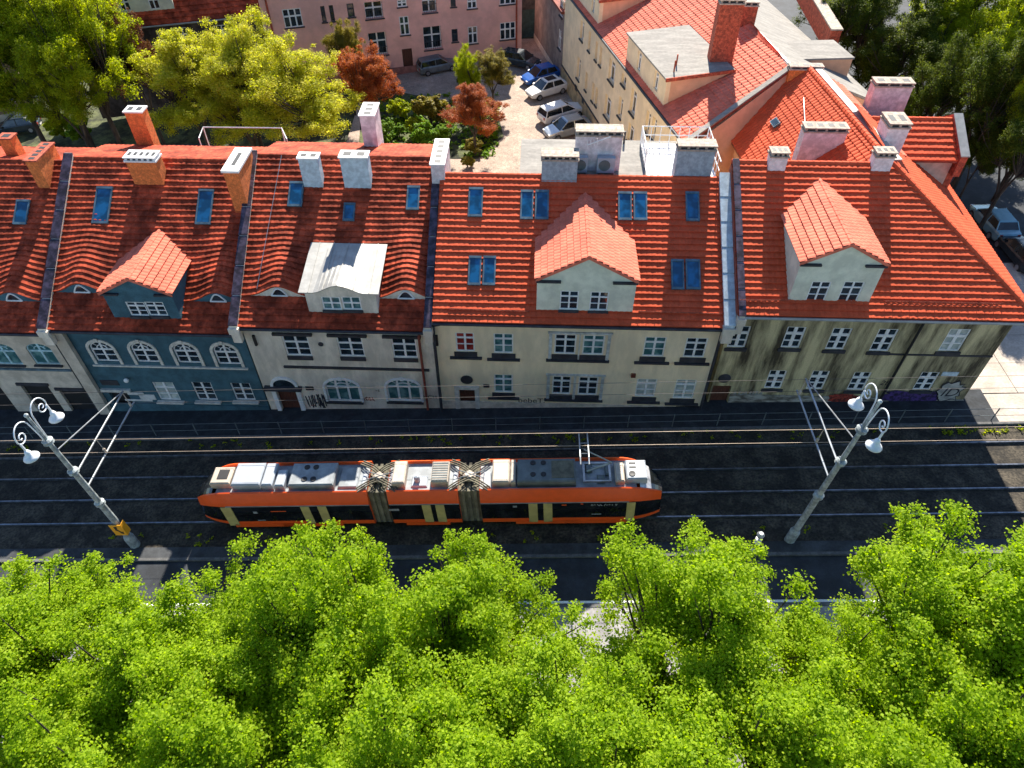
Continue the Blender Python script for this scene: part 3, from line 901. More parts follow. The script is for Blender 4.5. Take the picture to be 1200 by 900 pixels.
for o in a2:
    window(F, h2.root, o, M_white, M_glass_curtain, rows=(0.64,), cols=3, sill=M_dark, sill_h=0.14)
    ap = arc_pts(o[0] - 0.01, o[1] + 0.01, o[3] - 0.62, 0.63); ao = arc_pts(o[0] - 0.13, o[1] + 0.13, o[3] - 0.62, 0.78); mb = MB()
    for k in range(12): mb.prism([F.P(x, z, 0.003) for x, z in (ao[k], ao[k + 1], ap[k + 1], ap[k])], F.n * 0.06)
    F.slab(mb, o[0] - 0.13, o[0] - 0.01, o[2], o[3] - 0.62, 0.003, 0.06); F.slab(mb, o[1] + 0.01, o[1] + 0.13, o[2], o[3] - 0.62, 0.003, 0.06)
    F.slab(mb, (o[0] + o[1]) / 2 - 0.1, (o[0] + o[1]) / 2 + 0.1, o[3] - 0.02, o[3] + 0.24, 0.064, 0.1)
    mb.build('window_surround', M_white, h2.root)
mb = MB(); F.slab(mb, dr[0] + .01, dr[1] - .01, dr[2], dr[3] - .004, -0.19, -0.14); mb.build('door', M_brownwood, h2.root)
mb = MB(); F.slab(mb, dr[0] - 0.24, dr[0] - .002, dr[2], dr[3] + 0.1, 0.003, 0.12); F.slab(mb, dr[1] + .002, dr[1] + 0.24, dr[2], dr[3] + 0.1, 0.003, 0.12)
ap = arc_pts(dr[0] - 0.05, dr[1] + 0.05, dr[3] + 0.35, 0.55); ao = arc_pts(dr[0] - 0.2, dr[1] + 0.2, dr[3] + 0.35, 0.72)
for k in range(12): mb.prism([F.P(x, z, 0.003) for x, z in (ao[k], ao[k + 1], ap[k + 1], ap[k])], F.n * 0.1)
mb.build('door_surround', M_white, h2.root)
mb = MB(); mb.prism([F.P(x, z, 0.003) for x, z in ap], F.n * 0.03); mb.build('fanlight', M_glass, h2.root)
band(F, h2.root, dr[0] - 0.55, dr[1] + 0.4, dr[3] + 0.16, dr[3] + 0.34, 0.3, M_dark, 'door_canopy')
zb2 = F.px(416, 432)[1]; band(F, h2.root, F.px(334, 432)[0], F.px(503, 432)[0], zb2, zb2 + 0.13, 0.1, M_dark)
a, z = F.px(376, 403); mb = MB(); mb.lathe(F.P(a, z, 0.02), ((0.14, 0), (0.14, 0.03)), 10, axis=(0, -1, 0)); mb.build('wall_vent', M_dark, h2.root)
for u in (405, 474): basement(F, h2.root, u, 486 - 0.02 * (u - 405))
scrawl(F, h2.root, F.px(360, 470)[0], F.px(360, 478)[1], 1.1, 1.2, M_graf, 3, n=10, r=0.03)
scrawl(F, h2.root, F.px(427, 468)[0], F.px(427, 470)[1], 0.6, 0.4, M_graf_r, 4, n=5)
text(F, h2.root, F.px(496, 466)[0], F.px(496, 466.5)[1], 'HCH', 0.36, M_graf)
text(F, h2.root, F.px(440, 459)[0], F.px(440, 459)[1], '=E', 0.25, M_graf)
a, z = F.px(363, 455); mb = MB(); F.slab(mb, a - .22, a + .22, z - .12, z + .16, 0.003, 0.04); mb.build('notice_board', M_graf, h2.root)
pipe(h2, [V((-5.65, 26.5, h2.ze - 0.2)), V((-5.75, 26.78, h2.ze - 0.8)), V((-5.75, 26.78, h2.g0 + 0.3))], M_pipe_red, 0.07)
for u in (299, 512):
    a, z = F.px(u, 398); mb = MB(); F.slab(mb, a - .06, a + .06, z - .35, z + .35, 0.003, 0.12); mb.build('wall_anchor', M_black, h2.root)
# dormer with a curved front and a sheet metal roof
B = h2.RP(400, 367); yd = B.y; FD = Facade((0, yd), (1, 0))
xa, xb = AY(359, 352, yd).x, AY(441, 352, yd).x
z1 = AY(362, 341, yd).z; zc = AY(400, 333, yd).z
wo = [FD.win(388.5, 348, 363, 19), FD.win(412, 348, 363, 19)]
mb = wall(FD, None, xa, xb, B.z - 0.5, z1, wo, M_greyplaster, depth=0.14, thick=0.25, build=False)
nn_ = 14
def curve(k):
    q = k / nn_
    return z1 + (zc - z1) * (0.5 - 0.5 * math.cos(2 * math.pi * min(1, max(0, (q - 0.12) / 0.76))))
for k in range(nn_):
    x0, x1 = xa + (xb - xa) * k / nn_, xa + (xb - xa) * (k + 1) / nn_
    mb.prism([V((x0, yd, z1)), V((x1, yd, z1)), V((x1, yd, curve(k + 1) + 1e-3)), V((x0, yd, curve(k) + 1e-3))], V((0, 0.25, 0)))
ybk = YE + (z1 + 0.5 - h2.ze) / h2.tan
for x0, x1 in ((xa, xa + 0.16), (xb - 0.16, xb)):
    mb.prism([V((x0, yd + 0.251, B.z - 0.5)), V((x0, yd + 0.251, z1)), V((x0, ybk, z1 + 0.4)), V((x0, ybk, h2.z(ybk) - 0.6))], V((x1 - x0, 0, 0)))
d2 = mb.build('dormer', M_greyplaster, h2.root)
mb = MB()
ov = 0.22
back0, back1 = h2.RP(369, 287), h2.RP(449, 289)
def edge(j):
    q = min(1.0, max(0.0, j / nn_)); x = xa - ov if j < 0 else (xb + ov if j > nn_ else xa + (xb - xa) * q)
    yk = back0.y + (back1.y - back0.y) * q
    return V((x, yd - 0.22, curve(q * nn_) + 0.02)), V((x, yk, h2.z(yk) + 0.10))
for k in range(-1, nn_ + 1):
    (f0, k0), (f1, k1) = edge(k), edge(k + 1)
    mb.prism([f0, f1, k1, k0], V((0, 0, 0.05)))
mb.build('dormer_roof', M_zinc, d2)
mb = MB()
for k in (1, 4, 7, 10, 13):
    f0, k0 = edge(k)
    mb.obox(f0 + V((-0.015, 0.01, 0.052)), V((0.03, 0, 0)), k0 - f0, V((0, 0, 0.035)))
mb.build('standing_seams', M_zinc, d2, kind='stuff')
for o in wo:
    window(FD, d2, o, M_white, M_glass_curtain, rows=(0.5,), parts=False, rec=0.09, bar=0.04, border=0.06)
    ms2 = MB(); FD.slab(ms2, o[0] - 0.05, o[1] + 0.05, o[2] - 0.16, o[2] - 0.003, -0.08, 0.08); ms2.build('sill', M_dark, d2)
skylight(h2, 339, 356, 214, 243); skylight(h2, 403, 416.5, 239, 260); skylight(h2, 477, 492, 219, 247)
M_blueish = mat('chimney_pale_blue', (0.50, 0.58, 0.62), rough=0.9, amt=0.1, scale=4)
chimney(h2, 368, 221, 185, 22, 0.55, M_blueish, M_white, 2, pots=False)
chimney(h2, 420, 222, 184, 31, 0.65, M_blueish, M_white, 2, pots=False)
chimney(h2, 0, 0, 0, 0, 1.5, M_chimpink, M_white, 3, x=AZ(430, 178, h2.zr - 0.4).x, y=h2.yr + 2.4, zb=h2.zr - 1, zt=h2.zr + 1.15, wide=0.8, pots=False, along='y')
chimney(h2, 515, 225, 192, 15, 2.6, M_chimpink, M_white, 5, along='y', pots=False)
parapet(h2, -15.22, -14.75, mcap=M_capmetal)
parapet(h2, -5.35, -4.95, zup=0.45)
mb = MB(); p0 = h2.RP(332, 190) + V((0, 0, 0.4)); p1 = h2.RP(303, 345) + V((0, 0, 0.35)); mb.tube((p0, p1), 0.018, 5); mb.build('lightning_wire', M_steel, h2.root)

# ---- cream house with the big dormer
h3 = House('row_house', 'cream house with bright orange tiled roof, big gabled dormer and a graffiti tag low down', -4.9, 9.55, 26.9, (687, 381), 0.62, (687, 206.5), yb=0.6, back=-0.5)
F = h3.F
up3 = [F.win(545, 390, 412, 19), F.win(590, 391, 414, 20), F.win(662.5, 392, 415, 22), F.win(695.5, 393, 416, 22), F.win(767, 395, 418, 22), F.win(815, 396, 419, 22)]
lo3 = [F.win(590, 439, 460, 19), F.win(658, 441, 462, 19), F.win(689, 442, 463, 20), F.win(757, 444, 465, 20.5), F.win(802.5, 445, 467, 21)]
dr3 = [F.px(539, 470)[0], F.px(557, 470)[0], gz(-4) - 0.1, F.px(548, 456)[1], 0]
h3.body(M_cream, M_cream, M_tile_new, up3 + lo3 + [dr3], dict(seed=4, course=0.335, lift=0.095), roof_back=False)
gl3 = [M_glass_red, M_glass_curtain, M_glass, M_glass_curtain, M_glass_curtain, M_glass, M_glass_curtain, M_glass, M_glass, M_glass_white, M_glass_white]
for i, o in enumerate(up3 + lo3):
    w = window(F, h3.root, o, M_white, gl3[i], rows=(0.72,), thinrows=(0.38,), sill=None, rec=0.1)
    band(F, h3.root, o[0] - 0.12, o[1] + 0.12, o[2] - 0.34, o[2] - 0.004, 0.06, M_dark, 'window_apron')
    if i not in (2, 3, 7, 8): band(F, h3.root, o[0] - 0.36, o[1] + 0.36, o[2] - 0.46, o[2] - 0.344, 0.14, M_dark, 'sill')
for i, j, L in ((2, 3, up3), (1, 2, lo3)):
    band(F, h3.root, L[i][0] - 0.4, L[j][1] + 0.35, L[i][2] - 0.46, L[i][2] - 0.344, 0.14, M_dark, 'sill')
    mb = MB(); F.slab(mb, L[i][1] + 0.14, L[j][0] - 0.14, L[i][2] - 0.34, L[i][3] + 0.1, 0.003, 0.05)
    F.slab(mb, L[i][0] - 0.3, L[i][0] - 0.14, L[i][2] - 0.34, L[i][3] + 0.1, 0.003, 0.05); F.slab(mb, L[j][1] + 0.14, L[j][1] + 0.3, L[i][2] - 0.34, L[i][3] + 0.1, 0.003, 0.05)
    F.slab(mb, L[i][0] - 0.36, L[j][1] + 0.36, L[i][3] + 0.104, L[i][3] + 0.2, 0.003, 0.09); mb.build('window_surround', mat('surround_grey', (0.55, 0.56, 0.53)), h3.root)
mb = MB(); F.slab(mb, dr3[0] + .01, dr3[1] - .01, dr3[2], dr3[3] - .004, -0.19, -0.14); mb.build('door', M_brownwood, h3.root)
mb = MB(); F.slab(mb, dr3[0] - 0.25, dr3[0] - .002, dr3[2], dr3[3], 0.003, 0.07); F.slab(mb, dr3[1] + .002, dr3[1] + 0.25, dr3[2], dr3[3], 0.003, 0.07); F.slab(mb, dr3[0] - 0.25, dr3[1] + 0.25, dr3[3] + .002, dr3[3] + 0.25, 0.003, 0.075); mb.build('door_surround', M_trim, h3.root)
a, z = F.px(547, 444.5); mb = MB(); mb.lathe(F.P(a, z, 0.01), ((0.30, 0), (0.34, 0.03), (0.3, 0.05)), 16, axis=(0, -1, 0)); mb.build('oval_window', M_dark, h3.root)
a, z = F.px(570, 452); mb = MB(); F.slab(mb, a - .16, a + .16, z - .12, z + .12, 0.003, 0.03); mb.build('house_number_plate', M_graf, h3.root)
a, z = F.px(742, 439.5); mb = MB(); F.slab(mb, a - .12, a + .12, z - .1, z + .14, 0.003, 0.12); mb.build('alarm_box', M_pipe_red, h3.root)
for u in (590, 655, 686, 757, 805): basement(F, h3.root, u, 485.5 - 0.012 * (u - 590), w=0.75)
a, z = F.px(607, 471.5); text(F, h3.root, a, z, 'bebeT.', 0.55, M_graf)
band(F, h3.root, h3.x0, h3.x1, h3.g0, gz(2.0) + 0.45, 0.035, mat('cream_plinth', (0.62, 0.53, 0.42), rough=0.95, amt=0.12), 'plinth')
pipe(h3, [V((-4.55, 26.4, h3.ze - 0.12)), V((-4.95, 26.68, h3.ze - 0.5)), V((-4.95, 26.68, h3.g0 + 0.3))], M_dark, 0.085)
pipe(h3, [V((9.45, 26.4, h3.ze - 0.12)), V((9.5, 26.68, h3.ze - 0.5)), V((9.5, 26.68, h3.g0 + 0.3))], M_dark, 0.075)
dormer(h3, 629, 744, 366, 327, (690, 300), M_mint, M_tile_mid, [(667, 341, 363, 19), (702, 342, 364, 19)], over=0.09, course=0.36)
a, z = 0, 0
for s_ in ((549, 566, 221, 255), (610, 625, 224, 258), (627, 643, 224, 258), (724, 740, 226, 259), (742, 758, 226, 259), (803, 819, 226, 260), (549, 564, 301, 335), (566, 581, 301, 335), (786, 801, 305, 340), (803, 820, 305, 340)):
    skylight(h3, *s_)
M_blueish2 = mat('chimney_slate_blue', (0.30, 0.36, 0.40), rough=0.85, amt=0.12, scale=4)
chimney(h3, 655, 214, 184, 41, 0.8, M_blueish2, M_conc, 5, tall=0.14)
chimney(h3, 811, 207, 172, 43, 0.7, M_blueish2, M_conc, 4, tall=0.14)
def snow_rail(h, u0, v0, u1, v1, n=10):
    a, b_ = h.RP(u0, v0), h.RP(u1, v1); mb = MB(); up = h.n * 0.22
    for q in (0.5, 1.0): mb.tube((a + up * q, b_ + up * q), 0.018, 5)
    for k in range(n + 1): p = a.lerp(b_, k / n); mb.tube((p, p + up * 1.05), 0.015, 5)
    mb.build('snow_guard', M_brickred, h.root)
snow_rail(h3, 526, 363, 620, 366); snow_rail(h3, 748, 366, 846, 369)
parapet(h3, 9.4, 9.95, zup=0.35, mside=M_blueish, mcap=M_blueish)

# ---- flat roofed rear wing with chimney block and terrace
zfl = h3.zr - 0.25
pA, pB = AZ(613, 165, zfl), AZ(757, 168, zfl)
yA = pA.y
xL = pA.x
rt = thing('rear_annex', 'flat roofed rear wing behind the cream house with air conditioners and a railed terrace', 'annex', ((xL + 9.3) / 2, h3.yb + 1, gz(5)))
mb = MB(); mb.box(xL, 9.35, h3.yb + 0.02, yA + 0.1, -0.3, zfl - 0.12); mb.build('wall', M_cream, rt)
mb = MB(); mb.box(xL - 0.1, 9.45, h3.yr + 0.12, yA + 0.25, zfl - 0.118, zfl); fr = mb.build('flat_roof', M_felt, rt)
pc = AZ(699, 200, zfl); wch = 2.35
chimney(rt, 0, 0, 0, 0, 0.75, M_chimpink, M_conc, 6, x=pc.x, y=pc.y, zb=zfl, zt=AY(699, 155, pc.y).z, wide=wch, tall=0.15, sink=0.3)
for u, zz in ((681, 0.05), (709, 0.05)):
    q = AZ(u, 205, zfl); mb = MB()
    w2 = 0.46 if u > 700 else 0.3
    mb.box(q.x - w2, q.x + w2, pc.y - 0.45, pc.y - 0.12, zfl + 0.12, zfl + 0.95)
    ac = mb.build('air_conditioner', M_twhite, rt)
    mb = MB(); mb.lathe(V((q.x - 0.08, pc.y - 0.452, zfl + 0.55)), ((0.30, 0), (0.30, 0.03), (0.26, 0.031), (0.1, 0.032)), 16, axis=(0, -1, 0)); mb.build('fan_grille', M_tdark, ac)
    mb = MB(); mb.box(q.x - w2, q.x - w2 + .06, pc.y - 0.45, pc.y - 0.1, zfl, zfl + 0.12); mb.box(q.x + w2 - .06, q.x + w2, pc.y - 0.45, pc.y - 0.1, zfl, zfl + 0.12); mb.build('foot_rail', M_steel, ac)
q = V((pc.x - 0.6, pc.y - 0.3, zfl + 1.6)); mb = MB(); mb.tube((q, q + V((1.1, -0.1, 0.5))), 0.035, 6)
for k in range(4): p = q + V((0.16 * k, -0.015 * k, 0.073 * k)); mb.tube((p + V((-0.03, 0, 0.22 - 0.02 * k)), p + V((0.03, 0, -0.22 + 0.02 * k))), 0.02, 5)
mb.build('antenna', M_white, rt)
for u, v in ((669, 0), (731, 168)):
    if v: p = AZ(u, v, zfl); mb = MB(); mb.tube((p, p + V((0, 0, 0.7))), 0.06, 6); mb.build('vent_pipe', M_dark, rt)
# terrace: boards one by one, railing with posts
tx0, tx1 = AZ(757, 205, zfl).x, AZ(838, 205, zfl).x
ty0, ty1 = h3.yr + 0.25, AZ(760, 168, zfl).y - 0.1
nb = 12
for k in range(nb):
    x0 = tx0 + (tx1 - tx0) * k / nb; mb = MB(); mb.box(x0 + 0.01, x0 + (tx1 - tx0) / nb - 0.012, ty0, ty1, zfl + 0.02, zfl + 0.07 + random.uniform(0, 0.008)); mb.build('deck_board', M_chimwhite, rt)
mb = MB(); corners = [(tx0, ty0 + 1.2), (tx0, ty1), (tx1, ty1), (tx1, ty0)]
for hgt in (1.05, 0.55):
    mb.tube([V((x, y, zfl + hgt)) for x, y in corners], 0.03, 6)
for i in range(3):
    (ax, ay), (bx, by) = corners[i], corners[i + 1]
    for k in range(7): x, y = ax + (bx - ax) * k / 7, ay + (by - ay) * k / 7; mb.tube((V((x, y, zfl + 0.05)), V((x, y, zfl + 1.05))), 0.022 if k else 0.035, 5)
mb.build('terrace_railing', M_white, rt)

# ---- grimy corner house with hipped roof
h4 = House('row_house', 'grimy olive corner house with hipped orange roof, streaked walls and purple graffiti along its foot', 9.95, 23.75, 27.2, (977, 372), 0.61, (955, 190.5))
F = h4.F
up4 = [F.win(866, 382, 407.5, 19), F.win(930, 383, 408, 19.5), F.win(983, 384.5, 410, 20), F.win(1036, 385.5, 412, 20.5), F.win(1119, 385.5, 412, 22)]
lo4 = [F.win(909, 434, 455.5, 18), F.win(958.5, 434.5, 456.5, 18), F.win(1007, 436, 457.5, 18), F.win(1085.5, 436, 457.5, 19)]
dr4 = [F.px(832, 466)[0], F.px(851, 466)[0] + 0.1, gz(10.5) - 0.1, F.px(845, 452)[1], 0]
h4.xr = AZ(1046, 191, h4.zr).x
h4.xe = 24.2
root = h4.root
wall(F, root, h4.x0, h4.x1, h4.g0, h4.ze - 0.10, up4 + lo4 + [dr4], M_grime)
mb = MB(); mb.box(h4.x0 + .02, h4.x1 - .01, h4.yf + .36, h4.yr + 5.4, h4.g0, h4.ze - 0.15); mb.build('side_wall', M_grime, root)
# east slope of the hip: its eave runs back and slightly inwards
hx = V((h4.xr, h4.yr, h4.zr)); ec = V((h4.xe, YE, h4.ze))
eb = V((h4.xe + 0.5, h4.yr + 6.0, h4.ze)); rb = V((h4.xr - 0.6, h4.yr + 6.0, h4.zr))
mb = MB()
fl = h4.ze - 0.14
A0 = [V((h4.x0, YE, fl)), V((h4.xe, YE, fl)), V((eb.x, eb.y, fl)), V((h4.x0, h4.yr + 1.0, fl))]
mb.poly([V((h4.x0, YE + .02, h4.ze - .04)), V((h4.xe, YE + .02, h4.ze - .04)), hx - V((0, 0, .04)), V((h4.x0, h4.yr, h4.zr - .04))])
mb.poly([V((h4.xe, YE + .02, h4.ze - .04)), eb - V((0, 0, .04)), rb - V((0, 0, .04)), hx - V((0, 0, .04))])
mb.poly([V((h4.x0, YE + .02, fl)), V((h4.x0, YE + .02, h4.ze - .04)), V((h4.x0, h4.yr, h4.zr - .04)), V((h4.x0, h4.yr + .8, fl))])
mb.poly([V((h4.x0, YE + .02, fl)), V((h4.xe, YE + .02, fl)), V((h4.xe, YE + .02, h4.ze - .04)), V((h4.x0, YE + .02, h4.ze - .04))])
mb.poly([V((h4.xe, YE + .02, fl)), V((eb.x, eb.y, fl)), eb - V((0, 0, .04)), V((h4.xe, YE + .02, h4.ze - .04))])
mb.poly([V((h4.x0, YE + .02, fl)), V((h4.x0, h4.yr + .8, fl)), V((eb.x, eb.y, fl)), V((h4.xe, YE + .02, fl))])
mb.poly([V((h4.x0, h4.yr, h4.zr - .04)), hx - V((0, 0, .04)), rb - V((0, 0, .04)), V((eb.x, eb.y, fl)), V((h4.x0, h4.yr + .8, fl))])
rf4 = mb.build('roof', M_tile_under, root)
tiles(V((0, YE, h4.ze)), (1, 0, 0), h4.b, [(h4.x0, 0), (h4.xe, 0), (h4.xr, h4.L), (h4.x0, h4.L)], M_tile_new, rf4, seed=5, lift=0.095)
ea = (eb - ec).normalized(); nrm = ea.cross(hx - ec).normalized(); ebv = nrm.cross(ea)
if ebv.z < 0: ebv = -ebv
def loc2(p): q = p - ec; return (q.dot(ea), q.dot(ebv))
tiles(ec, ea, ebv, [loc2(ec), loc2(eb), loc2(rb), loc2(hx)], M_tile_new, rf4, seed=6)
ridge_caps((h4.x0, h4.yr, h4.zr + .03), hx + V((0, 0, .03)), M_tile_new, rf4)
ridge_caps(ec + V((0, 0, .06)), hx + V((0, 0, .06)), M_tile_new, rf4, r=0.15)
ridge_caps(rb + V((0, 0, .03)), hx + V((0, 0, .03)), M_tile_new, rf4)
mb = MB(); mb.tube((V((h4.x0, YE - .07, h4.ze - .1)), V((h4.xe + .07, YE - .07, h4.ze - .1)), V((eb.x + .07, eb.y, eb.z - .1))), 0.08, 8); mb.build('gutter', M_zinc, root)
for i, o in enumerate(up4 + lo4):
    window(F, root, o, M_white, M_glass_white if i == 4 else M_glass, rows=(0.66,), thinrows=(0.33,), bar=0.085, border=0.08, sill=M_dark, sill_h=0.2, sill_out=0.08)
mb = MB(); F.slab(mb, dr4[0] + .01, dr4[1] - .01, dr4[2], dr4[3] - .004, -.19, -.14); mb.build('door', M_brownwood, root)
a, z = F.px(849, 443); mb = MB(); mb.lathe(F.P(a, z, .01), ((.30, 0), (.34, .03), (.3, .05)), 16, axis=(0, -1, 0)); mb.build('oval_window', M_dark, root)
mb = MB(); F.slab(mb, dr4[1] + .05, h4.x1 + .02, h4.g0, gz(12) + 0.75, .003, .06); mb.build('plinth', M_plinth, root)
zq = F.px(1119, 414)[1]; band(F, root, F.px(1030, 414)[0], h4.x1, zq - .2, zq - .1, .05, M_dark, 'string_course')
pipe(h4, [V((F.px(1076, 386)[0], 26.4, h4.ze - .15)), V((F.px(1076, 386)[0], 27.05, h4.ze - .7)), V((F.px(1030, 458)[0] + .2, 27.05, h4.g0 + .5))], M_black, .07)
for u in (865, 905, 950, 1000): basement(F, root, u, 481 - (u - 865) * .035, w=0.8)
a, z = F.px(1080, 466); blob_paint(F, root, a - 0.6, z + 0.05, 3.4, 0.95, M_graf_p, 5, out=.064)
a, z = F.px(988, 466); blob_paint(F, root, a, z, 1.6, 0.7, M_graf_r, 6, out=.066)
a, z = F.px(1112, 458); blob_paint(F, root, a, z, 1.35, 1.5, M_graf, 8, out=.064); blob_paint(F, root, a, z, 1.2, 1.35, M_graf_g, 8, out=.067); text(F, root, a - 0.42, z - 0.35, 'ID', 0.9, M_graf, out=.07, shear=0.2)
a, z = F.px(1030, 451); text(F, root, a, z, '2E', 0.5, M_graf, shear=0.2)
a, z = F.px(1113, 438); mb = MB(); F.slab(mb, a - .42, a + .42, z - .14, z + .14, .003, .03); mb.build('street_name_plate', M_blueish, root)
a, z = F.px(862, 457); scrawl(F, root, a, z - .8, 1.5, .8, M_graf_g, 9, n=8, r=.05)
a, z = F.px(930, 468); scrawl(F, root, a, z - .3, 2.8, .5, M_graf_g, 10, n=12, r=.05)
dormer(h4, 931, 1029, 354, 307, (1000, 285), M_mint, M_tile_mid, [(959, 330, 354, 20), (997, 330, 354, 21)], over=0.09, course=0.36)
snow_rail(h4, 866, 353, 925, 353); snow_rail(h4, 1035, 354, 1172, 357, 14)
chimney(h4, 909, 202, 180, 20, .6, M_chimwhite, M_conc, 3, tall=.14); chimney(h4, 1031, 202, 180, 22, .6, M_chimwhite, M_conc, 3, tall=.14)
parapet(h4, 9.96, 10.3, zup=.15)

# ---------------------------------------------------------------- buildings behind the row
def far_win(F, root, uc, vt, vb, wm=None, wpx=None, frame=None, glass=None, cols=2, rows=(0.6,), depth_ops=None, sill=M_dark, rec=0.14):
    a, zt = F.px(uc, vt); a2, zb = F.px(uc, vb)
    am = 0.5 * (a + a2)
    if wm is None:
        x0 = F.px(uc - wpx / 2, (vt + vb) / 2)[0]; x1 = F.px(uc + wpx / 2, (vt + vb) / 2)[0]
        am, wm = (x0 + x1) / 2, x1 - x0
    return [am - wm / 2, am + wm / 2, zb, zt, 0.0]

# yellow house on the right of the courtyard
FY = Facade((3.4, 66.2), (0.24, -0.97))
E1 = hit(803, 173, FY.P(0, 0, 0.35), FY.n); E2 = hit(676, 3, FY.P(0, 0, 0.35), FY.n)
ZE = 0.5 * (E1.z + E2.z)
ZR = ZE + 3.0
R1 = AZ(929, 80, ZR); R2 = AZ(853, 2, ZR)
ed = FY.d * -1.0
yh = thing('yellow_house', 'long yellow house beside the parked cars with grey topped dormers on its orange roof', 'house', (FY.P(14, 0, -5)))
sE = (E1 - FY.o).dot(FY.d)
yw = []
for u, vt, vb, wm in ((681, 24, 48, .8), (690, 37, 61, .55), (698, 49, 72, .5), (703, 55, 78, .5), (716, 71, 98, 1.15), (730, 88, 101, .8), (741, 105, 136, .9), (758, 130, 158, .6), (765, 137, 165, .6),
                     (677, 68, 94, .8), (686, 85, 107, .5), (694, 97, 120, .5), (698, 103, 125, .5), (711, 113, 140, 1.2), (726, 114, 139, .7), (738, 146, 170, 1.0)):
    yw.append(far_win(FY, yh, u + 1, vt - 1, vb, wm=wm * 1.3))
yw2 = []
for o in yw:                      # keep the openings apart
    if not any(not (o[1] < q[0] + 0 or o[0] > q[1] or o[3] < q[2] or o[2] > q[3]) for q in yw2): yw2.append(o)
yw = yw2
wall(FY, yh, -4.2, sE, -0.6, ZE - 0.1, yw, M_yellow, depth=0.3)
for o in yw:
    window(FY, yh, o, M_white, M_glass, rec=0.27, rows=(0.68,), sill=M_dark, sill_h=0.12, sill_out=0.1, sill_over=0.03, cols=2 if o[1] - o[0] > .7 else 1)
pz = FY.px(685, 117)[1]
band(FY, yh, -4.2, sE, -0.5, pz - .1, 0.05, mat('ochre_plinth', (0.46, 0.33, 0.17), rough=.95, amt=.15), 'plinth')
band(FY, yh, -4.2, sE, pz - .097, pz + .02, 0.08, M_dark, 'string_course')
for u, v in ((675, 103), (683, 118)):
    a, z = FY.px(u, v, .05); mb = MB(); FY.slab(mb, a - .3, a + .3, z - .25, z + .25, .052, .07); mb.build('basement_window', M_black, yh)
# roof: west slope, grey felt on the far side, gable towards the row
up_ = R1 - E1
def ext(a, b, k): return a + (b - a) * k
E2x, R2x = ext(E1, E2, 1.25), ext(R1, R2, 1.9)
E1z, E2z = V((E1.x, E1.y, ZE)), V((E2x.x, E2x.y, ZE))
base_ = [V((R1.x + 6.5, R1.y + 0.6, ZR - 2.4)), V((R2x.x + 6.5, R2x.y, ZR - 2.4))]
mb = MB()
mb.poly([E1z, R1, R2x, E2z], 0); mb.poly([R1, base_[0], base_[1], R2x], 1)
dz = V((0, 0, -0.16))
mb.poly([E1z + dz, E2z + dz, R2x + dz, R1 + dz], 0); mb.poly([E1z, E2z, E2z + dz, E1z + dz], 0); mb.poly([E1z, E1z + dz, R1 + dz, R1], 0)
mb.poly([R1, R1 + dz, base_[0] + dz, base_[0]], 1); mb.poly([base_[0], base_[0] + dz, base_[1] + dz, base_[1]], 1)
yr = mb.build('roof', [M_tile_under, M_felt], yh)
va = (E2z - E1z).normalized(); vn = va.cross(R1 - E1z).normalized(); vb_ = vn.cross(va); vb_ = vb_ if vb_.z > 0 else -vb_
def l2(p, o, a, b): q = p - o; return (q.dot(a), q.dot(b))
tiles(E1z, va, vb_, [l2(p, E1z, va, vb_) for p in (E1z, E2z, R2x, R1)], M_tile_mid, yr, course=0.42, tw=0.36, amp=0.05, lift=0.05, seed=8)
ridge_caps(R1 + V((0, 0, .04)), R2x + V((0, 0, .04)), M_zinc, yr, r=.16, step=1.2)
vnn = vn if vn.z > 0 else -vn
mb = MB(); w_ = (R1 - E1z); mb.obox(E1z + vnn * 0.08 - va * 0.1, w_, va * 0.42, vnn * 0.08); mb.build('verge_flashing', M_felt, yr)
mb = MB(); mb.tube((E1z + V((-.08, 0, -.05)), E2z + V((-.08, 0, -.05))), .09, 8); mb.build('gutter', M_dark, yr)
# gable wall and the unseen sides
gw = [V((E1.x + .35, E1.y + .06, ZE - .16)), R1 + V((0.0, .06, -.2)), base_[0] + V((0, .06, -.2)), V((base_[0].x, base_[0].y + .06, -.5)), V((E1.x + .35, E1.y + .06, -.5))]
mb = MB(); mb.prism(gw, V((0.06, .5, 0))); mb.build('gable_wall', M_peach, yh)  # peach where the front is yellow: the gable's shade is in the colour
mb = MB(); mb.prism([base_[0] + V((-.02, .6, -.2)), base_[1] + V((-.02, 0, -.2)), V((base_[1].x - .02, base_[1].y, -.5)), V((base_[0].x - .02, base_[0].y + .6, -.5))], V((-.4, 0, 0))); mb.build('side_wall', M_peach, yh)

